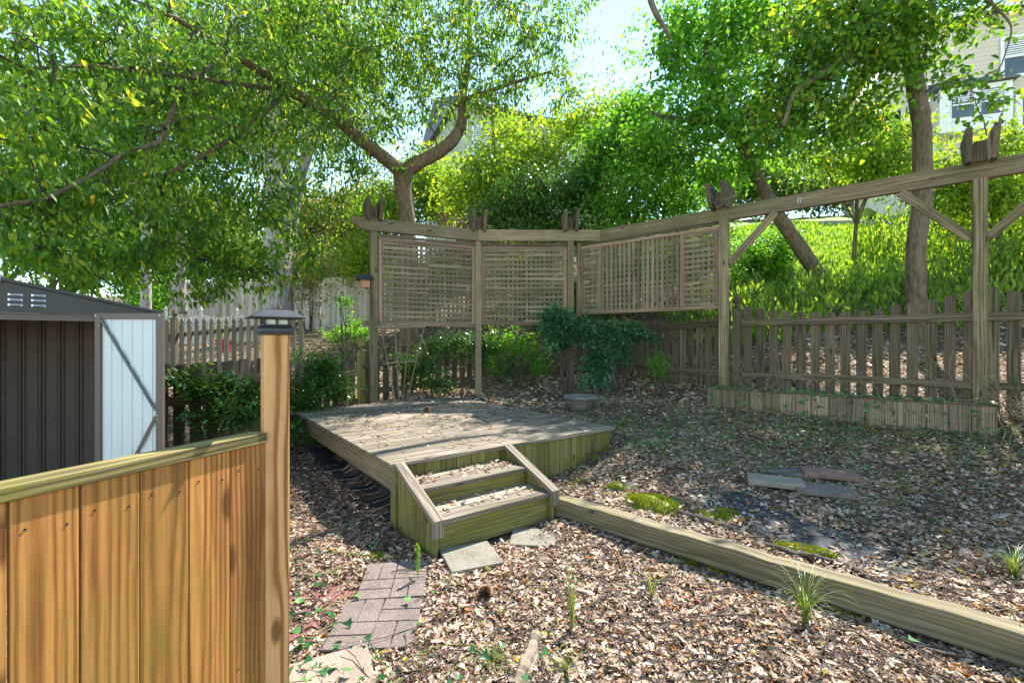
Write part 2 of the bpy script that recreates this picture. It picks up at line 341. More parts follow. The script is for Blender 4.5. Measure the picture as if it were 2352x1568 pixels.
# ------------------------------------------------------------------ deck frame and terrain
DZ = .51; D0 = V(-.864, 3.369, 0); DU = V(.802, .597, 0); DU = unit(DU); DV = V(-DU[1], DU[0], 0); DW, DL = 2.39, 3.31
def dk(a, b, z): return D0 + DU * a + DV * b + V(0, 0, z)      # a along the front, b towards the back
TA, TB = V(.31, 3.62, 0), V(3.0, 1.14, 0); TD = unit(TB - TA); TN = V(-TD[1], TD[0], 0)          # landscape timber line
if TN[1] < 0: TN = -TN
def sstep(x, a, b):
    t = np.clip((x - a) / (b - a), 0, 1); return t * t * (3 - 2 * t)
def steps_h(x, y):
    p = np.stack([x, y], -1); q = p - TA[:2]; sd = q @ TN[:2]; al = q @ TD[:2]
    t1 = .13 * sstep(sd, -.03, .06) * sstep(al, -.25, .12) * sstep(sd, 2.6, 1.0)
    q = p - D0[:2]; a = q @ DU[:2]; b = q @ DV[:2]
    t2 = .30 * sstep(a, .22, .55) * sstep(b, .0, .18) * sstep(b, 3.9, 3.2) * sstep(a, 3.0, 2.2)
    return t1 + t2
CP = np.array([(-3, 0, 0), (0, 0, 0), (3, 0, .03), (-1, 1.5, 0), (1, 1.5, 0), (0, 3, .02), (-.5, 2.9, .02), (-1.2, 2.5, 0), (.3, 3.3, .04), (1, 2.6, .03), (2, 1.7, .03),
    (.7, 3.8, .17), (1.4, 3.1, .17), (2.4, 2.2, .17), (3.2, 1.5, .17), (2.4, 3.77, .2), (1.03, 4.8, .3), (.26, 4.28, .2), (-.545, 7.38, .55), (.94, 7.38, .64), (.9, 6.1, .5),
    (-2.05, 6.75, .50), (-2.9, 6.1, .12), (-3, 4.5, 0), (-2, 4, 0), (-1.2, 3.3, 0), (-.9, 3.4, 0), (0, 5, .33), (-1, 6, .35), (2.64, 5.9, .50), (4.5, 4.3, .43), (3.07, 6.35, .68), (4.98, 4.9, .65),
    (5.5, 3.5, .5), (5, 2, .3), (3.5, 4.2, .32), (6.67, 7.5, 1.36), (6.7, 10, 2.67), (8.7, 14, 4.95), (12.9, 14, 4.95), (11, 10, 3.2), (9, 7.5, 2.2), (10, 18, 5.8), (-.36, 8.3, .75), (1.95, 8.1, .8), (3, 9, 1.5),
    (-2, 9.5, 1.26), (-3.5, 12, 1.5), (-5.5, 14, 1.6), (-6.4, 18, 1.9), (-13, 18, 2.2), (-5.2, 9, .84), (-6.6, 9, .67), (-3.4, 7.5, .6), (-4, 6, .2), (1, 11, 2.2), (1, 14, 3.4), (1, 20, 6.5), (-3, 16, 2.2),
    (-4, 25, 3.5), (-15, 25, 3), (0, 28, 9), (10, 24, 7.5), (20, 24, 8), (15, 12, 5), (12, 7, 3.5), (8, 3, 1.3), (20, 5, 5), (0, -6, 0), (-8, -3, -.2), (8, -4, .5), (-8, 3, -.2), (-8, 6, .2), (-3.5, 3.5, -.1),
    (-60, 60, 6), (60, 60, 16), (0, 60, 14), (-60, 0, 0), (60, 0, 9), (0, -40, -1), (-40, -40, -1), (40, -40, 2), (-12, 11, .9), (-20, 10, .5)], float)
_d = np.linalg.norm(CP[:, None, :2] - CP[None, :, :2], axis=-1); _n = len(CP)
_A = np.zeros((_n + 1, _n + 1)); _A[:_n, :_n] = _d + np.eye(_n) * -.02; _A[:_n, _n] = 1; _A[_n, :_n] = 1
_w = np.linalg.solve(_A, np.append(CP[:, 2] - steps_h(CP[:, 0], CP[:, 1]), 0))
def gz(x, y):
    x = np.asarray(x, float); y = np.asarray(y, float); sh = x.shape; x = x.ravel(); y = y.ravel(); out = np.empty(len(x))
    for i in range(0, len(x), 20000):
        xs, ys = x[i:i + 20000], y[i:i + 20000]
        d = np.sqrt((xs[:, None] - CP[:, 0]) ** 2 + (ys[:, None] - CP[:, 1]) ** 2 + 1e-4); out[i:i + 20000] = d @ _w[:_n] + _w[_n]
    out += steps_h(x, y)
    q = np.stack([x, y], -1) - D0[:2]; a = q @ DU[:2]; b = q @ DV[:2]; ins = sstep(a, -.35, 0) * sstep(a, DW + .3, DW) * sstep(b, -.3, .0) * sstep(b, DL + .25, DL)
    out = np.where(out > .42, out * (1 - ins) + .42 * ins, out)
    out += .012 * np.sin(x * 3.1 + y * 1.7) * np.sin(y * 4.3 - x) * (1 + .15 * np.abs(y))
    return out.reshape(sh)
def g1(x, y): return float(gz(np.array([x]), np.array([y]))[0])
def hit(dx, dy):
    Y = np.linspace(.6, 40, 4000); X = (dx - CX) / F * Y; Z = CZ - (dy - CY) / F * Y
    k = np.argmax(Z < gz(X, Y)); return V(X[k], Y[k], g1(X[k], Y[k]))
s_ = np.linspace(-1, 1, 330); gx = 60 * np.sign(s_) * (.12 * np.abs(s_) + .88 * np.abs(s_) ** 3.2)
gy = 3.5 + 62 * np.sign(s_) * (.12 * np.abs(s_) + .88 * np.abs(s_) ** 3.2)
GX, GY = np.meshgrid(gx, gy); gv = np.stack([GX, GY, gz(GX, GY)], -1).reshape(-1, 3)
n_ = len(s_); ii, jj = np.meshgrid(np.arange(n_ - 1), np.arange(n_ - 1)); b0 = (jj * n_ + ii).ravel()
gf = np.stack([b0, b0 + 1, b0 + n_ + 1, b0 + n_], -1).ravel()
tag(raw_mesh('ground', gv, gf, np.full(len(gf) // 4, 4), M['ground'], smooth=True), kind='structure')
def sheet(name, corners, nx, ny, lift, mat, **kw):
    """sheet following the terrain between four plan corners"""
    c = [np.asarray(p, float)[:2] for p in corners]; a = np.linspace(0, 1, nx); b = np.linspace(0, 1, ny); A, B = np.meshgrid(a, b); A = A[..., None]; B = B[..., None]
    p = (c[0] * (1 - A) + c[1] * A) * (1 - B) + (c[3] * (1 - A) + c[2] * A) * B
    v = np.concatenate([p, (gz(p[..., 0], p[..., 1]) + lift)[..., None]], -1).reshape(-1, 3)
    i, j = np.meshgrid(np.arange(nx - 1), np.arange(ny - 1)); k = (j * nx + i).ravel(); f = np.stack([k, k + 1, k + nx + 1, k + nx], -1).ravel()
    return raw_mesh(name, v, f, np.full(len(f) // 4, 4), mat, smooth=True, **kw)
tag(sheet('lawn', [(6.5, 14.4), (24, 13.6), (30, 24), (9, 22)], 40, 30, .05, M['lawn']), kind='structure')
tag(sheet('hillside', [(4.4, 9.8), (20, 9), (24, 13.6), (5.2, 14.2)], 60, 30, .03, M['lawn']), kind='structure')

tag(sheet('bounce_sheet', [(-7, -8), (7, -8), (7, -1.2), (-7, -1.2)], 12, 8, .03, M['bounce_l']), kind='structure')  # unseen pale sheet added behind the camera to bounce fill light forward
# ------------------------------------------------------------------ deck and steps
deck = thing('deck', 'low weathered wooden platform deck with green-stained skirt boards', 'deck', tuple(D0))
mb = MB(); nb = 24; bw = DL / nb
for k in range(nb):
    b = bw * (k + .5); mb.box(dk(DW / 2 - .01, b - .02, DZ - .016), DU, DV, (DW + .05 + random.uniform(-.008, .008), bw - .012, .032))
mb.build('decking', M['deck'], deck, .003)
mb = MB(); mb.box(dk(.03, DL / 2, DZ - .13), DV, V(0, 0, 1), (DL - .04, .19, .04)); mb.build('rim_joist', M['planterwood'], deck, .003)
mb = MB(); mb.box(dk(DW - .05, DL / 2, DZ - .13), DV, V(0, 0, 1), (DL - .04, .19, .04)); mb.box(dk(DW / 2, DL - .03, DZ - .13), DU, V(0, 0, 1), (DW - .16, .19, .04))
for k in range(1, 6): mb.box(dk(DW / 2, DL * k / 6, DZ - .12), DU, V(0, 0, 1), (DW - .2, .16, .04))
mb.build('joist_frame', M['mossy'], deck)
mb = MB(); n = 16; sw = (DW - .15) / n
for k in range(n):
    a = .115 + sw * (k + .5); p = dk(a, .025, 0); zb = g1(p[0], p[1] - .05) - .04; mb.box((p[0], p[1], (DZ - .034 + zb) / 2), V(0, 0, 1), DU, (DZ - .034 - zb, sw - .005, .022))
mb.build('skirt', M['mossy'], deck, .002)
mb = MB()
for s, zz in ((.0, 0),): mb.box(dk(.06, .055, (DZ - .034 - .03) / 2), V(0, 0, 1), DU, (DZ - .034 + .03, .095, .095))
mb.build('corner_post', M['mossy'], deck, .004)
steps = thing('porch_steps', 'two-tread wooden steps with sloping side rails in front of the deck', 'steps', tuple(dk(.5, -.3, 0)))
SW0, SW1 = .055, .995; z1, z2 = .256, .388
def fr_pt(a, o, z): return dk(a, -o, z)
for zt, o0, o1 in ((z2, .0, .30), (z1, .27, .575)):
    mb = MB(); h = (o1 - o0 + .02) / 2
    for k in range(2): mb.box(fr_pt((SW0 + SW1) / 2, o0 + h * (k + .5), zt - .016), DU, DV, (SW1 - SW0 - .004, h - .006, .032))
    mb.build('tread', M['deck'], steps, .003)
for zt, o, hh in ((z2, .275, .10), (z1, .55, .19)):
    mb = MB(); mb.box(fr_pt((SW0 + SW1) / 2, o, zt - .034 - hh / 2), DU, V(0, 0, 1), (SW1 - SW0 - .006, hh, .025)); mb.build('riser', M['mossy'], steps, .002)
for a, sgn in ((SW0 - .022, -1), (SW1 + .022, 1)):
    mb = MB(); nbd = 4; o0, o1 = .02, .605
    for k in range(nbd):
        oa = o0 + (o1 - o0) * k / nbd + .002; ob = o0 + (o1 - o0) * (k + 1) / nbd - .002
        f = lambda o: .475 - (o - .03) / .58 * .225
        pts = [fr_pt(a, oa, .0), fr_pt(a, ob, .0), fr_pt(a, ob, f(ob)), fr_pt(a, oa, f(oa))]
        pts = [V(p[0], p[1], min(0.02, g1(p[0], p[1])) - .03) if i < 2 else p for i, p in enumerate(pts)]
        mb.prism([p - DU * .011 for p in pts], DU * .022, grain=V(0, 0, 1))
    mb.build('stringer_panel', M['mossy'], steps, .002)
    mb = MB(); mb.bar(fr_pt(a, .02, .497), fr_pt(a, .635, .262), .075, .034, side=DU); mb.bar(fr_pt(a, .622, .27), fr_pt(a, .622, .165), .07, .03, side=DU); mb.build('sloping_rail', M['deck'], steps, .003)

# ------------------------------------------------------------------ pergola with lattice
BH = 3.0
P1, P2, P3, P3b, KK, P4, P5 = V(-2.02, 6.70, 0), V(-.545, 7.38, 0), V(.936, 7.38, 0), V(1.085, 7.44, 0), V(1.426, 7.38, 0), V(2.793, 6.056, 0), V(4.618, 4.54, 0)
BD = unit(P5 - P4)
pg = thing('pergola', 'weathered wooden pergola screen with lattice panels and a long angled beam', 'pergola', tuple(P2))
def postp(p, zb, d, w_=.1, zt=BH, name='post'):
    mb = MB(); mb.box((p[0], p[1], (zb + zt) / 2), V(0, 0, 1), d, (zt - zb, w_, w_)); return mb.build(name, M['weathered'], pg, .004)
d12 = unit(P2 - P1); ex = V(1, 0, 0)
postp(P1, .45, d12); postp(P2, .48, unit(d12 + ex)); postp(P3, .55, ex); postp(P3b, 1.8, BD, .06, 2.99, 'panel_post'); postp(P4, .6, BD, .105); postp(P5, .55, BD, .105)
P6 = P5 + BD * 2.4; postp(P6, .3, BD, .105)
bh = .178
def beam(a, b, cutl=False):
    d = unit(b - a); nn = V(-d[1], d[0], 0); a0 = a - nn * .03; b0 = b - nn * .03; mb = MB(); z0, z1_ = BH, BH + bh
    pl = [V(a0[0], a0[1], z1_), V(a0[0], a0[1], z0 + .1)] if cutl else [V(a0[0], a0[1], z1_), V(a0[0], a0[1], z0)]
    if cutl: pl.append(V(*(a0 + d * .16)[:2], z0))
    pts = pl + [V(b0[0], b0[1], z0), V(b0[0], b0[1], z1_)]
    mb.prism([p - nn * .035 for p in pts], nn * .07, grain=d); mb.build('beam', M['weathered'], pg, .005)
beam(P1 - d12 * .31, P2 - d12 * .003, True); beam(P2 + ex * .003, KK, False); beam(KK + BD * .004, P6, False)
for p, d, tilt in ((P1, d12, 0), (P2, unit(d12 + ex), 0), (P3, ex, 0), (P4 - BD * .05, BD, 0), (P5, BD, 0)):
    nn = V(-d[1], d[0], 0)
    for s in (-1, 1):
        mb = MB(); c = p + d * s * .085; z0 = BH + .15
        prof = [(-.14, 0), (.15, 0), (.25, .27), (.25, .30), (-.25, .30), (-.25, .27)]
        lean = d * s * .012
        pts = [c + nn * q + V(0, 0, z0 + h) + lean * (h / .3) - d * .024 for q, h in prof]
        mb.prism(pts, d * .048, grain=nn); mb.build('rafter_end', M['fence'], pg, .004)
    mb = MB(); mb.box((p[0], p[1], BH + bh + .09), V(0, 0, 1), d, (.2, .09, .09)); mb.build('post_stub', M['fence'], pg, .004)
for a, b in ((P4 + BD * .0, P4 + BD * .60), (P5, P5 - BD * .60), (P5, P5 + BD * .60)):
    s = unit(b - a); mb = MB(); mb.bar(V(a[0], a[1], 2.42) + s * .06, V(b[0], b[1], 2.995), .085, .04, side=np.cross(unit(V(b[0] - a[0], b[1] - a[1], .575)), V(-BD[1], BD[0], 0))); mb.build('brace', M['weathered'], pg, .004)
def lattice(a, b, zb, zt, name='lattice_panel', splits=()):
    a = V(a[0], a[1], 0); b = V(b[0], b[1], 0); d = unit(b - a); nn = V(-d[1], d[0], 0); L = np.linalg.norm(b - a); root = None
    if nn[1] > 0: nn = -nn
    mb = MB(); fw = .05; th = .045; up = V(0, 0, 1)
    P = lambda s, z: a + d * s + up * z
    for z in (zb + fw / 2, zt - fw / 2): mb.bar(P(0, z), P(L, z), fw, th, side=up)
    xs = [0] + list(splits) + [L]
    for k, s in enumerate(xs):
        s0 = fw / 2 if k == 0 else (L - fw / 2 if k == len(xs) - 1 else s); mb.bar(P(s0, zb + fw), P(s0, zt - fw), fw * (1.25 if 0 < k < len(xs) - 1 else 1), th + .004, side=d)
    fo = mb.build(name, M['redlattice'], pg, .003); root = fo
    ms = MB()
    for k in range(len(xs) - 1):
        s0, s1 = xs[k] + fw * .6, xs[k + 1] - fw * .6; mid = len(xs) > 2 and k == 1
        oh, ov = (nn * .009, -nn * .009) if not mid else (-nn * .009, nn * .009)
        nh = int((zt - zb - fw * 2) / .074)
        for i in range(nh + 1):
            z = zb + fw + .02 + (zt - zb - 2 * fw - .04) * i / nh; j1, j2 = random.uniform(-.006, .006), random.uniform(-.006, .006)
            m_ = (s0 + s1) / 2; jm = random.uniform(-.008, .008); w_ = random.uniform(.038, .045)
            ms.bar(P(s0, z + j1) + oh, P(m_, z + jm) + oh, w_, .009, side=up); ms.bar(P(m_, z + jm) + oh, P(s1, z + j2) + oh, w_, .009, side=up)
        nv = max(2, int(round((s1 - s0) / .073)))
        for i in range(nv):
            s = s0 + (s1 - s0) * (i + .5) / nv; ms.bar(P(s + random.uniform(-.004, .004), zb + fw) + ov, P(s + random.uniform(-.006, .006), zt - fw) + ov, random.uniform(.038, .044), .009, side=d)
    o = ms.build('lattice', M['lattice'], None); o.parent = fo
    return fo
lattice(P1 + d12 * .07, P2 - d12 * .06, 1.63, 2.925); lattice(P2 + ex * .06, P3 - ex * .055, 1.66, 2.925)
q0, q1 = P3b + BD * .04, P4 - BD * .06; lattice(q0, q1, 1.83, 2.93, splits=(.33, 1.62))
mb = MB(); mb.bar(V(*(P1 + d12 * .05)[:2], 2.95), V(*(P2 - d12 * .06)[:2], 2.95), .04, .03); mb.bar(V(*(P2 + ex * .06)[:2], 2.95), V(*(P3 - ex * .06)[:2], 2.95), .04, .03); mb.bar(V(*q0[:2], 2.96), V(*q1[:2], 2.96), .04, .03)
mb.build('panel_rail', M['fence'], pg)
# planter
nnb = V(-BD[1], BD[0], 0)
pl = thing('planter_box', 'long low planter of upright weathered boards under the pergola beam', 'planter', tuple(P4 - BD * .2))
A0 = P4 - BD * .17 - nnb * .09; A1 = P5 + BD * .10 - nnb * .09; LP = np.linalg.norm(A1 - A0); nb = 16; mb = MB()
for k in range(nb):
    c = A0 + (A1 - A0) * (k + .5) / nb; zb = g1(c[0], c[1]) - .06; zt = .775; mb.box((c[0], c[1], (zb + zt) / 2), V(0, 0, 1), BD, (zt - zb, LP / nb - .006, .024))
for k in range(3):
    c = A1 + nnb * (.06 + .13 * k); zb = g1(c[0], c[1]) - .1; mb.box((c[0], c[1], (zb + .775) / 2), V(0, 0, 1), nnb, (.775 - zb, .124, .024))
    c = A0 + nnb * (.06 + .13 * k); mb.box((c[0], c[1], (zb + .775) / 2), V(0, 0, 1), nnb, (.775 - zb, .124, .024))
mb.build('side_boards', M['planterwood'], pl, .003)
mb = MB(); mb.bar(V(*(A0 - BD * .02)[:2], .79), V(*(A1 + BD * .02)[:2], .79), .05, .028); mb.bar(V(*(A1 + nnb * .03)[:2], .792), V(*(A1 + nnb * .4)[:2], .792), .04, .024); mb.build('cap_rail', M['fence'], pl, .003)
mb = MB(); mb.prism([V(*(A0 + nnb * .02)[:2], .76), V(*(A1 + nnb * .02)[:2], .76), V(*(A1 + nnb * .38)[:2], .76), V(*(A0 + nnb * .38)[:2], .76)][::-1], V(0, 0, -.05)); mb.build('soil', M['clay'], pl)
# hook on beam, birdhouse, fan trellis
hp = P4 + BD * .86 - nnb * .075; hk = thing('hanging_hook', 'rusty hook and wire hanging from the long pergola beam', 'hook', (hp[0], hp[1], BH))
mb = MB(); t = np.linspace(0, 2 * math.pi, 14); mb.tube([V(hp[0], hp[1], BH + .07) + BD * .016 * math.cos(a) + V(0, 0, .03 * math.sin(a)) for a in t], .004, 6); mb.build('ring', M['metal'], hk, smooth=True)
mb = MB(); mb.tube([V(hp[0], hp[1], BH + .05) + BD * .012 * math.sin(z * 26) - V(0, 0, z) for z in np.linspace(0, .42, 12)], .003, 5); mb.build('wire', M['wire'], hk, smooth=True)
bp = P1 - d12 * .11 + V(0, -.02, 0); bh_ = thing('birdhouse', 'tiny cedar birdhouse with dark roof fixed to the end pergola post', 'birdhouse', (bp[0], bp[1], 2.17))
mb = MB(); mb.box((bp[0], bp[1], 2.25), d12, V(-d12[1], d12[0], 0), (.12, .12, .15)); mb.build('nest_box', M['cedar_box'], bh_, .003)
mb = MB(); up = V(0, 0, 1); n12 = V(-d12[1], d12[0], 0); c = V(bp[0], bp[1], 2.32)
for s in (-1, 1): mb.bar(c - d12 * .11 + n12 * s * .05 + up * .005, c + d12 * .1 + n12 * s * .05 + up * .005, .13, .014, side=n12 * s - up * .8)
mb.build('roof', M['green_roof'], bh_)
fb = P1 + d12 * .38 - n12 * .05; ft = thing('fan_trellis', 'thin wooden fan trellis leaning under the first lattice panel', 'trellis', (fb[0], fb[1], .5))
for k, s in enumerate((-.30, -.08, .14, .36)):
    mb = MB(); mb.bar(V(*(fb + d12 * s * .25)[:2], .5), V(*(fb + d12 * s)[:2], 1.72 - .03 * k), .018, .01, side=d12); mb.build('stake', M['lattice'], ft)
for z, wd in ((1.08, .5), (1.6, .75)):
    mb = MB(); mb.bar(V(*(fb - d12 * wd / 2 - n12 * .012)[:2], z), V(*(fb + d12 * wd / 2 - n12 * .012)[:2], z + .03), .018, .01, side=up); mb.build('crossbar', M['lattice'], ft)

# ------------------------------------------------------------------ picket fences
fn = thing('picket_fence', 'weathered dark brown picket fence running round the back of the yard', 'fence', (3.07, 6.3, .65))
def picket(c, d, zb, zt, w_=.09, slope=0., th=.02):
    nn = V(-d[1], d[0], 0); c = V(c[0], c[1], 0); h = w_ / 2
    pts = [c - d * h + up * zb, c + d * h + up * zb, c + d * h + up * (zt + slope), c - d * h + up * (zt - slope)]
    mb = MB(); mb.prism([p - nn * th / 2 for p in pts], nn * th, grain=up); return mb
def finial(mb, c, zt, w_=.09):
    c = V(c[0], c[1], zt); prof = [(.045, 0), (.058, .005), (.058, .02), (.03, .03), (.025, .05), (.05, .075), (.055, .10), (.035, .15), (.012, .2), (.0, .22)]
    vs = [(c[0] + r * math.cos(k * math.pi / 4), c[1] + r * math.sin(k * math.pi / 4), c[2] + z) for r, z in prof for k in range(8)]
    mb.add(vs, [(i * 8 + k, i * 8 + (k + 1) % 8, (i + 1) * 8 + (k + 1) % 8, (i + 1) * 8 + k) for i in range(len(prof) - 1) for k in range(8)])
def fpost(c, d, zb, zt, mat, root, w_=.095):
    mb = MB(); mb.box((c[0], c[1], (zb + zt) / 2), V(0, 0, 1), d, (zt - zb, w_, w_)); finial(mb, c, zt); return mb.build('post', mat, root, .003)
def frun(a, b, n, za, zb_, top, rails, mat, root, each=True, slopes=True, w_=.101, front=-1):
    """pickets from a to b; za/zb_ ground heights at the ends, top(t) absolute top z, rails list of (z at a, z at b)"""
    a = V(a[0], a[1], 0); b = V(b[0], b[1], 0); d = unit(b - a); nn = V(-d[1], d[0], 0)
    if nn[1] > 0: nn = -nn
    for k in range(n):
        t = (k + .5) / n; c = a + (b - a) * t; g = za + (zb_ - za) * t; sl = (top(t + .02) - top(t - .02)) / .04 / np.linalg.norm(b - a) * w_ / 2
        picket(c, d, g, top(t) + random.uniform(-.008, .008), w_ * random.uniform(.95, 1.04), sl * 1.3 + random.uniform(-.004, .004)).build('picket', mat, root, .002)
    for ra, rb in rails:
        mb = MB(); o = nn * .032 * -front; mb.bar(V(a[0], a[1], ra) + o, V(b[0], b[1], rb) + o, .085, .035, side=up); mb.build('rail', mat, root, .003)
F4, F5 = V(3.10, 6.34, 0), V(4.98, 4.87, 0); FD = unit(F5 - F4)
scal = lambda lo, hi: (lambda t: lo + (hi - lo) * (abs(2 * t - 1) ** 1.9))
def t_right(t):
    return 1.93 + (1.97 - 1.93) * t - .19 * (1 - abs(2 * t - .9 if t < .45 else (2 * t - .9) / 1.1) ** 1.9)
frun(F4 + FD * .06, F5 + FD * -.02, 15, .60, .60, t_right, [(1.655, 1.66), (.96, .94)], M['fence'], fn)
frun(F5 + FD * .0, F5 + FD * 2.3, 15, .55, .45, lambda t: 2.0 - .2 * (1 - abs(2 * t - 1) ** 1.9), [(1.66, 1.66), (.94, .93)], M['fence'], fn)
fpost(F4, FD, .5, 1.86, M['fence'], fn)
FB = V(1.95, 8.1, 0); frun(F4 - FD * .06, FB, 14, .66, .78, scal(1.69, 1.84), [(1.655, 1.61), (.95, .98)], M['fence'], fn)
fpost(FB, V(1, 0, 0), .6, 1.8, M['fence'], fn)
FC = V(-.5, 8.4, 0); frun(FB - ex * .08, FC, 16, .76, .72, scal(1.5, 1.72), [(1.5, 1.48), (.93, .88)], M['fence'], fn)
fpost(FC, V(1, 0, 0), .5, 1.7, M['fence'], fn)
FE = V(-2.30, 7.02, 0); frun(FC - ex * .08, FE, 14, .62, .44, lambda t: 1.55 - .3 * t, [(1.25, 1.02), (.75, .62)], M['fence'], fn)
fpost(FE, unit(FE - FC), .4, 1.25, M['mossy'], fn)
FG = V(-3.2, 5.3, 0); frun(FE - V(.05, .1, 0), FG, 12, .40, .1, lambda t: 1.2 - .12 * t, [(.93, .85), (.5, .35)], M['fence'], fn)
FH = V(-2.45, 4.62, 0); FI = V(-4.1, 4.42, 0); frun(FI, FH, 11, -.05, 0, lambda t: 1.17 + .08 * abs(2 * t - 1), [(1.04, 1.04), (.82 - .02, .84)], M['fence'], fn)
frun(FH, FG, 5, 0, .1, lambda t: 1.15, [(1.0, .95), (.4, .4)], M['fence'], fn)
# grey gothic picket fence of the neighbour
def gothic(c, d, zb, zt, w_=.088, th=.02):
    nn = V(-d[1], d[0], 0); c = V(c[0], c[1], 0); h = w_ / 2
    pr = [(-h, zb), (h, zb), (h, zt - .15), (h * .55, zt - .13), (h * .95, zt - .085), (h * .6, zt - .04), (0, zt), (-h * .6, zt - .04), (-h * .95, zt - .085), (-h * .55, zt - .13), (-h, zt - .15)]
    mb = MB(); mb.prism([c + d * s + up * z - nn * th / 2 for s, z in pr], nn * th, grain=up); return mb
gf_ = thing('gothic_picket_fence', 'grey-brown painted picket fence with pointed gothic tops behind the shed door', 'fence', (-6, 9, .7))
ga, gb = at(375, 800, 8.9), at(700, 800, 8.9); ga[2] = gb[2] = 0; gd = unit(gb - ga); n = 19
for k in range(n):
    t = (k + .5) / n; c = ga + (gb - ga) * t; zt = 1.79 + .22 * t; 
    if k == 1: continue
    gothic(c, gd, .72 + .18 * t, zt + .05 * math.cos(t * 5)).build('picket', M['greyfence'], gf_, .002)
c = ga + (gb - ga) * (1.5 / n); fpost(c, gd, .5, 1.84, M['greyfence'], gf_)
c = at(640, 800, 8.95); fpost(c, gd, .6, 1.95, M['greyfence'], gf_)
for za, zb_ in ((1.50, 1.76), (.92, 1.03)):
    mb = MB(); nn = V(gd[1], -gd[0], 0); mb.bar(V(ga[0], ga[1], za) - nn * .032, V(gb[0], gb[1], zb_) - nn * .032, .085, .035, side=up); mb.build('rail', M['greyfence'], gf_, .003)
# distant white picket fence
wf = thing('white_picket_fence', 'white picket fence seen between the grey pickets further away', 'fence', (-9, 14, .9))
wa, wb = at(375, 784, 13.5), at(625, 784, 14.5); wa[2] = wb[2] = 0; wd = unit(wb - wa); n = 44
for k in range(n):
    t = (k + .5) / n; c = wa + (wb - wa) * t; zt = 2.22 - .12 * math.sin(math.pi * ((t * 3) % 1)) + .07 * t
    mb = MB(); h = .02; mb.prism([c - wd * h + up * (1.18), c + wd * h + up * 1.18, c + wd * h + up * (zt - .05), c + up * zt, c - wd * h + up * (zt - .05)], V(-wd[1], wd[0], 0) * .02, grain=up); mb.build('picket', M['offwhite'], wf)
for z in (1.28, 1.99): mb = MB(); mb.bar(V(wa[0], wa[1] + .02, z), V(wb[0], wb[1] + .02, z + .03), .07, .03, side=up); mb.build('rail', M['offwhite'], wf)
for t in (.02, .33, .66, .97):
    c = wa + (wb - wa) * t; mb = MB(); mb.box((c[0], c[1], 1.65), V(0, 0, 1), wd, (1.2, .07, .07)); finial(mb, c, 2.24); mb.build('post', M['offwhite'], wf)
# tall privacy fence
def privacy(a, b, za, zb_, ha, hb, label):
    r = thing('privacy_fence', label, 'fence', (a[0], a[1], za)); a = V(a[0], a[1], 0); b = V(b[0], b[1], 0); d = unit(b - a); L = np.linalg.norm(b - a); n = int(L / .14); mb = MB()
    for k in range(n):
        t = (k + .5) / n; c = a + d * L * t; z0 = za + (zb_ - za) * t; z1_ = z0 + ha + (hb - ha) * t + random.uniform(-.02, .02)
        mb.box((c[0], c[1] + random.uniform(-.008, .008), (z0 + z1_) / 2 - .1), V(0, 0, 1), d, (z1_ - z0 + .2, .133, .02))
    mb.build('board_panel', M['privacy'], r)
    mb = MB()
    for z in (.4, 1.5): mb.bar(V(a[0], a[1] + .04, za + z), V(b[0], b[1] + .04, zb_ + z), .09, .04, side=up)
    mb.build('rails', M['privacy'], r)
p, q = at(388, 735, 18), at(735, 735, 18); privacy(p, q, 2.1, 1.95, 1.65, 1.75, 'pale weathered board privacy fence left of the pine trunk, seen over the grey pickets')
p, q = at(738, 755, 17.8), at(905, 757, 15.5); privacy(p, q, 1.9, 1.85, 1.95, 1.80, 'pale weathered board privacy fence ending behind the birdhouse')

# ------------------------------------------------------------------ near cedar fence, post and cap light
cf = thing('board_fence', 'golden brown cedar board fence panel with mossy top rail in the foreground', 'fence', (-.943, 1.75, 0))
GD = V(math.sin(math.radians(22.8)), math.cos(math.radians(22.8)), 0); GN = V(GD[1], -GD[0], 0); PC = V(-.943, 1.75, 0)
for k in range(9):
    wd = .14; c = PC - GD * (.0 + wd * (k + .5)) - GN * .004; zt = 1.016
    mb = MB(); mb.box((c[0], c[1], (zt - .05) / 2), V(0, 0, 1), GD, (zt + .05, wd - (.003 if k != 4 else .008), .019), r=random.uniform(.2, .8)); mb.build('board', M['new'], cf, .0025)
for k in range(6):
    for q in (-.04, .04):
        for z in (.93, .22):
            c = PC - GD * (.14 * (k + .5) + q) + GN * .0062; mb = MB(); mb.tube([V(c[0], c[1], z + .004 * q * 50), V(c[0], c[1], z + .004 * q * 50) + GN * .0012], .0035, 8); mb.build('screw', M['wire'], cf)
mb = MB(); a = PC - GD * 1.3 - GN * .008; b = PC + GD * .0 - GN * .008; a = a - GN * .018; b = b - GN * .018; mb.bar(V(a[0], a[1], 1.036), V(b[0], b[1], 1.036), .085, .037); mb.build('top_rail', M['mossy'], cf, .003)
mb = MB(); c = PC + DU * .0445 + DV * .0445; mb.box((c[0], c[1], .68), V(0, 0, 1), DU, (1.52, .089, .089), r=.5); mb.build('corner_post', M['newpost'], cf, .006)
pc = c; cl = thing('post_cap_light', 'black solar lantern cap with sloped lid on the cedar post', 'lantern', (pc[0], pc[1], 1.43))
def frustum(mb, c, w0, w1, z0, z1_):
    vs = []
    for w_, z in ((w0, z0), (w1, z1_)):
        for a, b in ((-1, -1), (1, -1), (1, 1), (-1, 1)): vs.append(c + DU * a * w_ / 2 + DV * b * w_ / 2 + up * z)
    mb.add(vs, [(3, 2, 1, 0), (4, 5, 6, 7), (0, 1, 5, 4), (1, 2, 6, 5), (2, 3, 7, 6), (3, 0, 4, 7)])
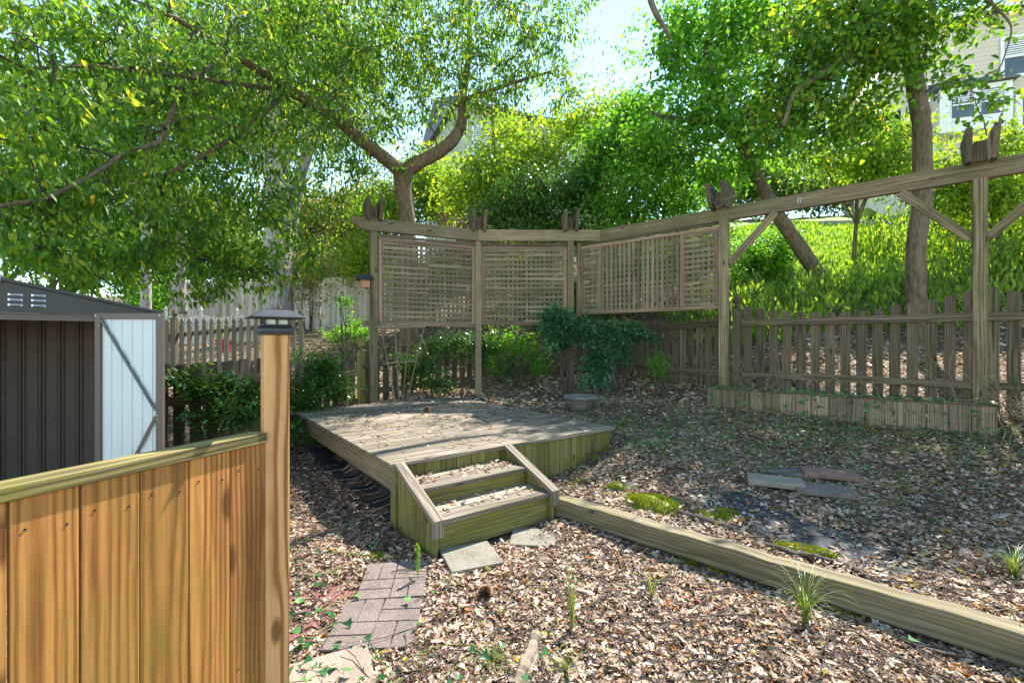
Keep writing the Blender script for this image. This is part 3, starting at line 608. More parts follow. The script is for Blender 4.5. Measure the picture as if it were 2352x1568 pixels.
mb = MB(); frustum(mb, pc, .108, .118, 1.425, 1.435); frustum(mb, pc, .118, .118, 1.4352, 1.452); frustum(mb, pc, .118, .096, 1.4522, 1.462); mb.build('base', M['capmetal'], cl, .003)
mb = MB()
for s in (-1, 1):
    for q in (-.042, 0, .042):
        mb.box(pc + DU * q + DV * s * .043 + up * 1.475, up, DU, (.028, .009, .006)); mb.box(pc + DV * q + DU * s * .043 + up * 1.475, up, DV, (.028, .009, .006))
    for z in (1.4635, 1.487): mb.box(pc + DV * s * .0432 + up * z, DU, DV, (.09, .0066, .006)); mb.box(pc + DU * s * .0432 + up * z, DV, DU, (.078, .0066, .006))
mb.build('cage', M['capmetal'], cl)
mb = MB(); mb.box(pc + up * 1.475, DU, DV, (.078, .078, .022)); mb.build('lens', M['lens'], cl)
mb = MB(); frustum(mb, pc, .19, .19, 1.490, 1.494); frustum(mb, pc, .188, .09, 1.4942, 1.523); mb.build('lid', M['capmetal'], cl, .002)
mb = MB(); mb.box(pc + up * 1.5245, DU, DV, (.07, .07, .003)); mb.build('solar_cell', M['shed_dark'], cl)

# ------------------------------------------------------------------ shed
SD = unit(V(.8, .6, 0)); SN = V(SD[1], -SD[0], 0); SC = at(377, 784, 3.42); SC[2] = 0       # right front corner
sh = thing('garden_shed', 'small dark metal garden shed with its pale door standing open', 'shed', tuple(SC - V(0, 0, .1)))
def sp(s, o, z): return SC - SD * s - SN * o + up * z       # s to the left along the front, o to the back
HS = .86
mb = MB(); mb.prism([sp(0, 0, 1.585), sp(2 * HS, 0, 1.585), sp(2 * HS, 0, 1.60), sp(HS, 0, 1.79), sp(0, 0, 1.60)], SN * .02); g_ = mb.build('gable', M['shed_dark'], sh)
mb = MB(); mb.prism([sp(-.0, -.05, 1.597), sp(HS, -.05, 1.792), sp(HS, -.05, 1.815), sp(-.0, -.05, 1.618)], -SN * 1.45); mb.prism([sp(HS + .002, -.05, 1.792), sp(2 * HS, -.05, 1.597), sp(2 * HS, -.05, 1.618), sp(HS + .002, -.05, 1.815)], -SN * 1.45); mb.build('roof', M['shed_dark'], sh, .004)
mb = MB(); mb.prism([sp(HS - .04, -.058, 1.775), sp(HS + .04, -.058, 1.775), sp(HS + .04, -.058, 1.822), sp(HS - .04, -.058, 1.822)], -SN * .1); mb.build('ridge_cap', M['metal'], sh)
for i in range(2):
    for j in range(3):
        mb = MB(); c = sp(.76 - .105 * i, -.025, 1.70 - .033 * j); th = np.linspace(0, math.pi, 7)
        vs = [c - SD * x * .033 + SN * (0 if k == 0 else .008 * math.sin(a)) + up * (.007 * math.cos(a)) for x in (-1, -.6, .6, 1) for k, a in [(abs(x) < 1, a) for a in th]]
        mb.add(vs, [(r * 7 + k, r * 7 + k + 1, (r + 1) * 7 + k + 1, (r + 1) * 7 + k) for r in range(3) for k in range(6)]); mb.build('vent_louver', M['metal'], sh)
mb = MB(); mb.box(sp(HS, .03, 1.562), SD, up, (2 * HS, .045, .04)); mb.box(sp(.36, .03, .75), up, SD, (1.63, .05, .05)); mb.box(sp(.03, .03, .75), up, SD, (1.63, .05, .05)); mb.box(sp(1.6, .03, .75), up, SD, (1.63, .2, .05)); mb.build('door_frame', M['shed_brown'], sh)
mb = MB(); mb.box(sp(.195, .04, .75), SD, up, (.28, 1.6, .01)); mb.build('front_wall', M['shed_brown'], sh)
def corr(mb, p0, d, L, z0, z1_, nn, pitch=.12, dep=.012):
    n = int(L / pitch); pts = []
    for k in range(n):
        for q, o in ((0, 0), (.12, dep), (.2, dep), (.24, -.004), (.28, dep), (.36, dep), (.48, 0)): pts.append((k * pitch + q * pitch / .5 * .5, o))
    pts.append((L, 0)); vs = [p0 + d * s + nn * o + up * z for z in (z0, z1_) for s, o in pts]; m_ = len(pts)
    mb.add(vs, [(i, i + 1, m_ + i + 1, m_ + i) for i in range(m_ - 1)])
mb = MB(); corr(mb, sp(2 * HS, 1.35, 0), SD, 2 * HS, -.1, 1.6, SN); mb.build('back_wall', M['shed_inner'], sh)
mb = MB(); corr(mb, sp(.03, 1.35, 0), SN, 1.35, -.1, 1.6, -SD); mb.build('side_wall', M['shed_inner'], sh); mb = MB(); corr(mb, sp(2 * HS, 1.35, 0), SN, 1.35, -.1, 1.6, SD); mb.build('side_wall', M['shed_inner'], sh)
dr = MB(); e = V(1, .0, 0); h0 = at(221, 784, 3.14); h0[2] = 0; dw = .46; en = V(0, -1, 0); zb, zt = -.02, 1.592; dd = V(0, 0, 0)
dp = lambda s, z, o=0: h0 + e * s + en * o + up * z
dr.box(dp(.02, (zb + zt) / 2), up, e, (zt - zb, .04, .03)); dr.box(dp(dw - .022, (zb + zt) / 2), up, e, (zt - zb, .044, .03)); dr.box(dp(dw / 2, zt - .02), e, up, (dw - .086, .04, .0298)); dr.box(dp(dw / 2, zb + .02), e, up, (dw - .086, .04, .0298))
do = dr.build('door', M['shed_brown'], sh, .003)
mb = MB(); pts = []; s = .041
while s < dw - .07: pts += [(s, 0), (s + .05, 0), (s + .054, .006), (s + .064, .006), (s + .068, 0)]; s += .07
pts.append((dw - .045, 0)); vs = [dp(a, z, o - .002) for z in (zb + .04, zt - .04) for a, o in pts]; m_ = len(pts)
mb.add(vs, [(i, i + 1, m_ + i + 1, m_ + i) for i in range(m_ - 1)]); o = mb.build('door_panel', M['shed_panel'], None); o.parent = do
mb = MB(); mb.bar(dp(.045, zt - .045, .012), dp(dw - .045, .93, .012), .016, .008, side=e); o = mb.build('brace', M['brace'], None); o.parent = do
mb = MB(); mb.bar(dp(dw - .045, .89, .012), dp(.06, .2, .012), .018, .008, side=e); o = mb.build('brace', M['shed_brown'], None); o.parent = do
mb = MB()
for s_q, z in ((.012, zt - .016), (dw - .012, zt - .014), (dw - .03, .87), (dw - .03, .90), (dw - .05, .94)): mb.box(dp(s_q, z, .017), e, up, (.006, .006, .004))
o = mb.build('screw', M['metal'], None); o.parent = do

# ------------------------------------------------------------------ pavers, slabs, timber, pedestal
def slab(name, label, cat, corners, th, mat, tilt=(0, 0), lift=.0, pattern=False, group=None, mat2=None):
    """corners: centre, along unit, size a, size b"""
    c, d, sa, sb = corners; d = unit(V(d[0], d[1], 0)); n = V(-d[1], d[0], 0); z = g1(c[0], c[1]) + th / 2 + lift
    ax = unit(d + up * tilt[0]); ay = unit(n + up * tilt[1]); t = thing(name, label, cat, (c[0], c[1], z - th / 2), group)
    mb = MB()
    if not pattern: mb.box((c[0], c[1], z), ax, ay, (sa, sb, th)); mb.build('slab', mat, t, .007)
    else:
        mb.box((c[0], c[1], z - .006), ax, ay, (sa - .006, sb - .006, th - .012)); az = np.cross(ax, ay); g = .006; cc = V(c[0], c[1], z)
        q = sa / 4; r = sb / 4
        cells = []
        for i in range(2):
            for j in range(2):
                x0, y0 = i * 2 * q, j * 2 * r
                if (i + j) % 2 == 0: cells += [(x0 + q, y0 + r / 2, 2 * q, r), (x0 + q, y0 + 1.5 * r, 2 * q, r)]
                else: cells += [(x0 + q / 2, y0 + r, q, 2 * r), (x0 + 1.5 * q, y0 + r, q, 2 * r)]
        for x, y, lx, ly in cells: mb.box(cc + ax * (x - sa / 2) + ay * (y - sb / 2) + az * (th / 2 - .004 + random.uniform(0, .001)), ax, ay, (lx - g, ly - g, .012))
        mb.build('slab', mat, t, .004)
    return t
c1 = hit(1081, 1290); slab('paving_slab', 'square grey concrete slab flat on the leaves nearest the bottom step', 'paving slab', (c1, (.93, .37), .33, .33), .045, M['concrete'], lift=.0)
c2 = hit(1225, 1240); slab('paving_slab', 'smaller grey concrete slab half buried beside the right end of the bottom step', 'paving slab', (c2, (.96, -.1), .31, .28), .03, M['concrete'], lift=-.005)
c3 = hit(905, 1345); slab('brick_paver', 'pinkish brick-pattern paver touching the foot of the steps', 'paver', (c3, (.995, .12), .36, .40), .04, M['paver'], pattern=True)
c4 = hit(865, 1448); slab('brick_paver', 'pinkish brick-pattern paver second from the steps, crossed by ivy stems', 'paver', (c4, (.99, .06), .40, .40), .045, M['paver'], pattern=True)
c5 = hit(750, 1580); slab('concrete_paver', 'tan concrete paver at the bottom edge beside the cedar post', 'paver', (c5, (.9, .43), .36, .32), .035, M['tanpaver'])
for px, py, dd_, lb in ((762, 1375, (.8, .6), 'dull red paver half covered by leaves left of the brick-pattern pavers'), (690, 1470, (.9, .3), 'dull red paver under ivy close to the cedar post'), (650, 1365, (.95, .2), 'dull red paver mostly hidden behind the cedar post')):
    c = hit(px, py); slab('red_paver', lb, 'paver', (c, dd_, .30, .28), .02, M['redpaver'], lift=-.002)
pd = ((1780, 1118, M['tanpaver'], (.9, -.42), .022, 'tan concrete paver leftmost of the pile on the fabric'), (1893, 1140, M['paver'], (.9, -.35), .022, 'pinkish concrete paver at the front of the pile on the fabric'), (1905, 1100, M['rustpaver'], (.9, -.36), .022, 'rust red stained paver at the back right of the pile'), (1800, 1088, M['paver'], (.9, -.36), -.012, 'leaf-strewn pink paver at the back left of the pile'))
for px, py, mt, d_, lf, lb in pd:
    c = hit(px, py); slab('concrete_paver', lb, 'paver', (c, d_, .40, .22), .045, mt, lift=lf)
tb = MB(); LT = np.linalg.norm(TB - TA); nS = 40; vs, ws = [], []
for k in range(nS + 1):
    c = TA + TD * LT * k / nS
    for sy, sz in ((-1, -1), (1, -1), (1, 1), (-1, 1)):
        j1, j2 = random.gauss(0, .0018), random.gauss(0, .0018); 
        if random.random() < .08: j1, j2 = -.006 * sy, -.006 * sz
        bow = .006 * math.sin(k * .21) + .003 * math.sin(k * .6); vs.append(c + TN * (sy * .0575 + j1 + bow) + up * (.13 + sz * .07 + j2)); ws.append(V(LT * k / nS, sy * .055 + .03, sz * .07 + .02))
tb.add(vs, [(3, 2, 1, 0), (nS * 4, nS * 4 + 1, nS * 4 + 2, nS * 4 + 3)] + [(k * 4 + j, k * 4 + (j + 1) % 4, k * 4 + 4 + (j + 1) % 4, k * 4 + 4 + j) for k in range(nS) for j in range(4)], ws, .5); o = tb.build('landscape_timber', M['timber'], None, .008)
tag(o, 'long squared landscape timber edging crossing the yard from the steps', 'timber')
ps = hit(1333, 938); pt = thing('stone_basin', 'cracked grey stone pedestal bowl sitting on leaves behind the deck', 'basin', tuple(ps))
mb = MB(); prof = [(.13, 0), (.135, .02), (.15, .06), (.20, .125), (.215, .13), (.235, .135), (.24, .165), (.225, .175), (.19, .172), (.17, .14), (.0, .13)]
n8 = 8; vs = [(ps[0] + r * math.cos(k * math.pi / 4 + .3), ps[1] + r * math.sin(k * math.pi / 4 + .3), ps[2] + z) for r, z in prof for k in range(8)]
mb.add(vs, [(i * 8 + k, i * 8 + (k + 1) % 8, (i + 1) * 8 + (k + 1) % 8, (i + 1) * 8 + k) for i in range(len(prof) - 1) for k in range(8)]); mb.build('bowl', M['stone'], pt, .006)
# ragged flat patches (fabric) and moss cushions
def patch(name, label, cat, px, py, rx, ry, rot, lift, mat, seed, bumpy=0.):
    r = np.random.default_rng(seed); c = hit(px, py); n, m_ = 40, 10; ph = r.random(6) * 6.28; th = np.arange(n) / n * 2 * math.pi
    rad = 1 + .22 * np.sin(2 * th + ph[0]) + .15 * np.sin(3 * th + ph[1]) + .1 * np.sin(5 * th + ph[2]) + .07 * np.sin(9 * th + ph[3]); vs = []
    for k in range(m_ + 1):
        f = k / m_; x = rx * rad * f * np.cos(th); y = ry * rad * f * np.sin(th); X = c[0] + x * math.cos(rot) - y * math.sin(rot); Y = c[1] + x * math.sin(rot) + y * math.cos(rot)
        z = gz(X, Y) + lift * (1 - f ** 3) + bumpy * r.random(n) * (1 - f ** 2) + .004 * np.sin(X * 40 + Y * 23) * (1 - f); vs.append(np.stack([X, Y, z - (f > .98) * .006], -1))
    v = np.concatenate(vs); fl = [];
    for k in range(m_):
        for j in range(n): fl += [k * n + j, k * n + (j + 1) % n, (k + 1) * n + (j + 1) % n, (k + 1) * n + j]
    o = raw_mesh(name, v, fl, np.full(len(fl) // 4, 4), mat, rnd=r.random(len(v)), smooth=True); return tag(o, label, cat), c, rad
fabs = [(1420, 1118, .17, .10, .2, 'small black landscape fabric patch showing right of the steps'), (1700, 1160, .42, .2, -.5, 'black landscape fabric showing in front of the paver pile'), (1820, 1215, .5, .26, -.5, 'black landscape fabric exposed between the sticks and the timber'),
        (1960, 1265, .42, .2, -.7, 'wrinkled black landscape fabric furthest right along the timber')]
for i, (px, py, rx, ry, rt, lb) in enumerate(fabs): patch('landscape_fabric', lb, 'ground fabric', px, py, rx, ry, rt, .012, M['fabric'], 20 + i, .01)
mossp = [(1500, 1160, .27, .12, -.55, .05, 'large bright green moss cushion beside the landscape timber'), (1650, 1185, .16, .1, -.3, .02, 'thin olive moss patch to the right of the large moss cushion'), (1590, 1285, .07, .05, 0, .02, 'small moss tuft below the timber, first from the left'),
         (1650, 1305, .09, .05, .6, .02, 'small moss tuft below the timber, next to the first tuft'), (1330, 1115, .07, .04, 0, .03, 'small moss tuft close to the right side rail of the steps'), (1412, 1122, .1, .05, 0, .03, 'moss tuft growing on the small black fabric patch'),
         (1840, 1268, .2, .07, -.5, .02, 'long moss strip behind the middle of the timber'), (1900, 1385, .25, .05, -.7, .02, 'moss strip at the foot of the timber behind the tall grass'), (868, 1283, .09, .05, .3, .015, 'olive moss patch on bare soil by the deck corner post')]
for i, (px, py, rx, ry, rt, lf, lb) in enumerate(mossp):
    o, c, rad = patch('moss_patch', lb, 'moss', px, py, rx, ry, rt, lf, M['moss'], 40 + i, .012); n = int(5000 * rx * ry / .03)
    th = rng.random(n) * 6.28; f = np.sqrt(rng.random(n)) * rng.uniform(.7, 1.25, n); rr = np.interp(th, np.arange(41) / 40 * 6.283, np.append(rad, rad[0])); x = rx * rr * f * np.cos(th); y = ry * rr * f * np.sin(th)
    X = c[0] + x * math.cos(rt) - y * math.sin(rt); Y = c[1] + x * math.sin(rt) + y * math.cos(rt); P = np.stack([X, Y, gz(X, Y) + lf * np.clip(1 - f ** 3, 0, 1)], -1)
    T = nrm(rng.normal(size=(n, 3)) * .6 + V(0, 0, 1)); l = leaves('moss_fronds', P, T, rng.normal(size=(n, 3)), rng.uniform(.01, .024, n), .006, M['moss']); l.parent = o
# deck-side bank draped with fabric
o = sheet('bank_fabric', [dk(.02, .15, 0), dk(.02, 2.7, 0), dk(.6, 2.9, 0), dk(.6, .1, 0)], 50, 20, .0, M['fabric'])
co = np.empty(len(o.data.vertices) * 3); o.data.vertices.foreach_get('co', co); co = co.reshape(-1, 3)
co[:, 2] += .012 + .012 * np.sin(co[:, 0] * 9 + co[:, 1] * 4) + .01 * np.sin(co[:, 1] * 13 - co[:, 0] * 5); o.data.vertices.foreach_set('co', co.ravel()); tag(o, 'torn black landscape fabric draped over the bank under the deck', 'ground fabric')

# ------------------------------------------------------------------ sticks, logs, cones
def stick(name, label, cat, pts, rad, mat, kink=.01, parent=None, n=7):
    """pts: list of (px,py) on ground"""
    P = np.array([hit(*p) for p in pts]); P[:, 2] += rad * .7; t = np.linspace(0, len(P) - 1, 4 * len(P)); Q = np.stack([np.interp(t, np.arange(len(P)), P[:, k]) for k in range(3)], -1)
    Q += rng.normal(size=Q.shape) * kink * V(1, 1, .4); rr = rad * np.linspace(1, .55, len(Q)) * rng.uniform(.85, 1.1, len(Q)); mb = MB(); mb.tube(Q, rr, n); return tag(mb.build(name, mat, parent, smooth=True), label, cat)
stick('root', 'dark grey root lying along the back of the landscape timber', 'root', [(1555, 1185), (1640, 1208), (1720, 1240), (1800, 1275), (1880, 1290), (1940, 1305), (2010, 1345)], .026, M['twig'], .008)
stick('log_piece', 'short pale branch standing out below the paver pile', 'branch', [(1882, 1168), (1884, 1200), (1888, 1240)], .014, M['logwood'], .004)
stick('branch', 'curved grey branch behind the small fabric patch', 'branch', [(1375, 1085), (1420, 1068), (1480, 1065), (1540, 1075)], .012, M['logwood'], .005)
stick('branch', 'dark broken branch end right of the curved grey branch', 'branch', [(1440, 1100), (1500, 1082), (1570, 1078), (1600, 1090)], .014, M['twig'], .006)
stick('branch', 'thin forked stick on the leaves near the lower right timber', 'branch', [(2180, 1270), (2230, 1330), (2290, 1390), (2330, 1450)], .006, M['twig'], .004)
stick('branch', 'long thin stick lying in the lower middle of the leaves', 'branch', [(1500, 1340), (1545, 1330), (1590, 1375), (1680, 1420), (1720, 1445)], .006, M['twig'], .004)
stick('branch', 'brown stick on the leaves right of the weathered log', 'branch', [(1405, 1375), (1460, 1400), (1530, 1440), (1590, 1475)], .009, M['twig'], .005)
stick('branch', 'pale lichen-covered stick left of the deck corner post', 'branch', [(690, 1255), (730, 1250), (775, 1243)], .008, M['logwood'], .003)
stick('branch', 'forked grey stick pointing at the dull red pavers', 'branch', [(640, 1330), (690, 1320), (745, 1350)], .008, M['logwood'], .003)
stick('branch', 'crooked stick right of the drooping grass clump', 'branch', [(1560, 1470), (1600, 1520), (1610, 1580)], .008, M['logwood'], .004)
stick('edging_strip', 'black plastic edging strip sticking out of the leaves at the bottom', 'edging', [(1755, 1435), (1790, 1480), (1830, 1530), (1880, 1590)], .012, M['black'], .002)
# weathered log
a, b = hit(1235, 1475), hit(1180, 1600); lg = MB(); K = 16; Q = np.linspace(a, b, K) + V(0, 0, .02); lg.tube(Q + rng.normal(size=Q.shape) * .004, .03 * rng.uniform(.75, 1.15, K), 9); Q2 = np.linspace(a + V(.035, .0, .01), b + V(.03, 0, .01), K); lg.tube(Q2 + rng.normal(size=Q.shape) * .005, .018 * rng.uniform(.5, 1.2, K), 7)
tag(lg.build('log', M['logwood'], None, smooth=False), 'split weathered log piece at the bottom centre of the yard', 'log')
def cone(label, p, rad):
    mb = MB(); vs = []
    N_ = 160; k = np.arange(N_); z = k / N_; th = k * 2.39996; r0 = rad * np.sin(np.pi * (z * .85 + .12)) ** .7
    P = np.stack([p[0] + .35 * r0 * np.cos(th), p[1] + .35 * r0 * np.sin(th), p[2] + .01 + z * rad * 2.1], -1); T = np.stack([np.cos(th), np.sin(th), np.full(N_, .45)], -1)
    o = leaves('pine_cone', P, T, np.stack([-.4 * np.cos(th), -.4 * np.sin(th), np.ones(N_)], -1), r0 * .9 + .004, .018, M['cone'], None, .3); return tag(o, label, 'pine cone')
cone('open brown pine cone on the leaves right of the brick-pattern pavers', hit(1115, 1378), .032)
q = at(980, 948, 1); tt = (1.4 - DZ) / (948 - CY) * F; cone('open brown pine cone on the back of the deck', at(980, 950, (1.4 - DZ) / (950 - CY) * F), .035)

# ------------------------------------------------------------------ leaf litter, gravel, ivy
def on_deck(x, y, m=0.):
    q = np.stack([x, y], -1) - D0[:2]; a = q @ DU[:2]; b = q @ DV[:2]
    return ((a > -m) & (a < DW + m) & (b > -m) & (b < DL + m)), a, b
def on_steps(x, y):
    q = np.stack([x, y], -1) - D0[:2]; a = q @ DU[:2]; b = q @ DV[:2]; return (a > 0) & (a < 1.03) & (b < .02) & (b > -.65)
sl_c = [(c1, .19), (c2, .17), (c3, .2), (c4, .22), (c5, .2)] + [(hit(p[0], p[1]), .15) for p in pd] + [(hit(762, 1375), .1), (hit(690, 1470), .1)]
sl_c += [(hit(x[0], x[1]), min(x[2], .35) * .8) for x in fabs] + [(hit(x[0], x[1]), max(x[2], x[3]) * .8) for x in mossp]
def keep(x, y, frac):
    k = np.ones(len(x), bool); k &= ~on_steps(x, y); d, a, b = on_deck(x, y); k &= ~(d & (a > .03) & (b > .05))
    for c, r in sl_c: k &= ~((np.hypot(x - c[0], y - c[1]) < r) & (rng.random(len(x)) > frac))
    q = np.stack([x, y], -1) - TA[:2]; sd = q @ TN[:2]; al = q @ TD[:2]; k &= ~((np.abs(sd) < .075) & (al > -.05) & (rng.random(len(x)) > .02)); return k
def vnoise(x, y, s, ph=0.):
    return .5 + .25 * np.sin(x * s + ph + 1.3 * np.sin(y * s * .7)) + .25 * np.sin(y * s * 1.3 + 2 * ph + 1.1 * np.sin(x * s * .9))
def scatter(n, y0, y1, wide=1.22):
    Y = np.exp(rng.uniform(math.log(y0), math.log(y1), n)); X = rng.uniform(-1, 1, n) * (Y * wide + .4); return X, Y
def flat_leaves(name, X, Y, Z, L, W, mat, jit=.5, **kw):
    n = len(X); th = rng.random(n) * 6.28; T = np.stack([np.cos(th), np.sin(th), rng.normal(size=n) * jit * .55], -1); N = np.stack([rng.normal(size=n) * jit, rng.normal(size=n) * jit, np.ones(n)], -1)
    return leaves(name, np.stack([X, Y, Z], -1) - nrm(T) * L[:, None] / 2, T, N, L, W, mat, **kw)
X, Y = scatter(185000, .95, 6.6, 1.38); k = keep(X, Y, .3); X, Y = X[k], Y[k]
sparse = (vnoise(X, Y, 2.1, 1.) > .60) & (Y < 3.4) & (X > -.6); k = ~(sparse & (rng.random(len(X)) < .55)); X, Y = X[k], Y[k]; n = len(X)
isoak = rng.random(n) < .22; Z = gz(X, Y) + rng.uniform(.002, .03, n)
r_ = np.clip(rng.beta(1.45, 1.5, n), 0, .94); r_ = np.where(rng.random(n) < .05, rng.uniform(.94, 1, n), r_); dl = (X < -.55) & (Y > 2.2); r_ = np.where(dl, r_ * .72, r_)
def two(X, Y, Z, r_, isoak, nm, lab):
    n = len(X); L = rng.uniform(.024, .056, n); W = L * rng.uniform(.3, .5, n); root = None
    for msk, tpl, q in ((~isoak, HI, 1), (isoak, OAK, 1.35)):
        o = flat_leaves(nm, X[msk], Y[msk], Z[msk], L[msk] * q, W[msk] * (1.5 if q > 1 else 1), M['litter'], rnd=r_[msk], tpl=tpl, fold=rng.uniform(-.3, .55, msk.sum()), curl=rng.uniform(-.3, .9, msk.sum()))
        tag(o, kind='stuff', label=lab, cat='leaves')
two(X, Y, Z, r_, isoak, 'fallen_leaves', 'dry brown fallen leaves covering the yard')
X, Y = scatter(90000, .95, 5.0); k = keep(X, Y, .45); X, Y = X[k], Y[k]; n = len(X); L = rng.uniform(.008, .022, n)
tag(flat_leaves('leaf_crumbs', X, Y, gz(X, Y) + rng.uniform(.004, .034, n), L, L * rng.uniform(.15, .8, n), M['litter'], rnd=np.clip(rng.beta(1.1, 2.2, n), 0, .9)), 'fine leaf crumbs and needles between the fallen leaves', 'debris', kind='stuff')
X, Y = scatter(42000, 6.3, 15); k = keep(X, Y, .10) & ~((X > 2.6) & (Y - 6.34 < -(X - 3.1) * .78)); X, Y = X[k], Y[k]; n = len(X); L = rng.uniform(.05, .10, n)
tag(flat_leaves('fallen_leaves', X, Y, gz(X, Y) + rng.uniform(.0, .03, n), L, L * .45, M['litter'], rnd=np.clip(rng.beta(2.2, 1.6, n), 0, .97)), 'dry brown fallen leaves on the slope beyond the fence', 'leaves', kind='stuff')
# leaves and twigs on deck and treads
n = 900; a = rng.uniform(.05, DW - .05, n); b = DL * rng.beta(1.6, 1.2, n); P = D0 + DU * a[:, None] + DV * b[:, None]; L = rng.uniform(.03, .07, n)
def stairleaves(n, o0, o1, z):
    a = SW0 + .03 + (SW1 - SW0 - .1) * rng.random(n); o = rng.uniform(o0, o1, n); return D0 + DU * a[:, None] - DV * o[:, None] + V(0, 0, z)
S = np.concatenate([stairleaves(85, .02, .25, z2 + .006), stairleaves(60, .29, .5, z1 + .006), P + V(0, 0, DZ + .006)]); n = len(S); L = rng.uniform(.025, .06, n)
tag(flat_leaves('deck_leaves', S[:, 0], S[:, 1], S[:, 2] + rng.uniform(0, .012, n), L, L * .42, M['litter'], .35, rnd=np.where(rng.random(n) < .06, rng.uniform(.94, 1, n), rng.beta(1.6, 2.2, n)), tpl=HI, curl=rng.uniform(-.2, .8, n), fold=rng.uniform(-.2, .4, n)), 'dry leaves scattered over the deck boards and treads', 'leaves', kind='stuff')
def twigs(name, label, n, X, Y, Z, lo, hi, r, mat):
    th = rng.random(n) * 6.28; L = rng.uniform(lo, hi, n); K = 6; t = np.linspace(-.5, .5, K)[None, :, None]; d = np.stack([np.cos(th), np.sin(th), rng.normal(size=n) * .06], -1)
    P = np.stack([X, Y, Z], -1)[:, None] + d[:, None] * t * L[:, None, None] + np.cumsum(rng.normal(size=(n, K, 3)), 1) * (L * .035)[:, None, None] * V(1, 1, .4)
    return tag(tubes_obj(name, [(P, np.full((n, K), r) * np.linspace(1, .5, K)[None] * rng.uniform(.6, 1.4, n)[:, None])], mat, None, 4), label, 'twigs', kind='stuff')
n = 150; a = rng.uniform(.05, DW - .05, n); b = DL * rng.random(n); P = D0 + DU * a[:, None] + DV * b[:, None]; twigs('deck_twigs', 'small twigs littering the deck boards', n, P[:, 0], P[:, 1], np.full(n, DZ + .01), .04, .2, .0022, M['twig'])
X, Y = scatter(3400, 1.0, 6.2); k = keep(X, Y, .3); X, Y = X[k], Y[k]; twigs('twigs', 'thin dry twigs lying among the fallen leaves', len(X), X, Y, gz(X, Y) + .03, .08, .5, .0032, M['twig'])
X = rng.uniform(-6, -2.2, 260); Y = rng.uniform(9.5, 15, 260); twigs('brushwood', 'grey brushwood lying beyond the fence near the pale board fence', 260, X, Y, gz(X, Y) + rng.uniform(.03, .3, 260), .5, 1.8, .012, M['vine'])
# gravel
X, Y = scatter(26000, 1.0, 3.6); k = keep(X, Y, 0) & (vnoise(X, Y, 2.1, 1.) > .45) & (X > -.75) & (((np.stack([X, Y], -1) - TA[:2]) @ TN[:2]) < -.08); X, Y = X[k], Y[k]; n = len(X)
ico = np.array([(0, 0, 1), (.89, 0, .45), (.28, .85, .45), (-.72, .53, .45), (-.72, -.53, .45), (.28, -.85, .45), (.72, .53, -.45), (-.28, .85, -.45), (-.89, 0, -.45), (-.28, -.85, -.45), (.72, -.53, -.45)])
icf = [(0, 1, 2), (0, 2, 3), (0, 3, 4), (0, 4, 5), (0, 5, 1), (1, 6, 2), (2, 7, 3), (3, 8, 4), (4, 9, 5), (5, 10, 1), (6, 7, 2), (7, 8, 3), (8, 9, 4), (9, 10, 5), (10, 6, 1)]
th = rng.random(n) * 6.28; s = rng.uniform(.004, .010, n); ax = np.stack([np.cos(th), np.sin(th), 0 * th], -1); ay = np.stack([-np.sin(th), np.cos(th), 0 * th], -1)
v = np.stack([X, Y, gz(X, Y) + s * .4], -1)[:, None] + s[:, None, None] * (ico[None, :, :1] * ax[:, None] * 1.3 + ico[None, :, 1:2] * ay[:, None] * .9 + ico[None, :, 2:] * V(0, 0, .75))
fl = (np.array(icf).ravel()[None] + (np.arange(n) * 11)[:, None]).ravel()
tag(raw_mesh('gravel', v.reshape(-1, 3), fl, np.full(len(fl) // 3, 3), M['pebble'], rnd=np.repeat(rng.random(n), 11), smooth=True), 'tan pea gravel showing between the fallen leaves', 'gravel', kind='stuff')
# ivy on the ground
def ivy_patch(cx, cy, rx, ry, n):
    x = cx + rng.normal(size=n) * rx; y = cy + rng.normal(size=n) * ry; return x, y
L_ = [ivy_patch(3.4, 5.0, 1.0, .5, 1000), ivy_patch(1.6, 5.9, .7, .7, 420), ivy_patch(1.0, 4.9, .35, .3, 130), ivy_patch(-1.0, 1.85, .28, .3, 110), ivy_patch(-.2, 1.6, .45, .3, 90), ivy_patch(2.2, 3.6, 1.1, .7, 130), ivy_patch(4.6, 4.2, .5, .5, 300), ivy_patch(0.0, 7.0, 1.2, .4, 300), ivy_patch(-1.3, 2.3, .3, .5, 60)]
X = np.concatenate([a for a, b in L_]); Y = np.concatenate([b for a, b in L_]); k = ~on_deck(X, Y)[0] & ~on_steps(X, Y) & (Y > 1.0); X, Y = X[k], Y[k]; n = len(X); L = rng.uniform(.025, .05, n)
tag(flat_leaves('ivy', X, Y, gz(X, Y) + rng.uniform(.03, .07, n), L, L * 1.0, M['ivy'], .4, tpl=IVY), 'green ivy leaves creeping over the leaf litter', 'ivy', kind='stuff')
X, Y = X[::7], Y[::7]; n = len(X); K = 9; th = rng.random(n) * 6.28; st = np.cumsum(np.stack([np.cos(th[:, None] + np.cumsum(rng.normal(size=(n, K)) * .5, 1)), np.sin(th[:, None] + np.cumsum(rng.normal(size=(n, K)) * .5, 1))], -1) * .07, 1)
Px = X[:, None] + st[..., 0]; Py = Y[:, None] + st[..., 1]; P = np.stack([Px, Py, gz(Px, Py) + .035 + .02 * np.sin(np.arange(K))[None] * rng.random((n, 1))], -1); dk_ = on_deck(Px.ravel(), Py.ravel())[0].reshape(Px.shape).any(1); P = P[~dk_]
tag(tubes_obj('ivy_stems', [(P, np.full(P.shape[:2], .0022))], M['grstem'], None, 4), 'trailing ivy stems across the ground', 'ivy', kind='stuff')
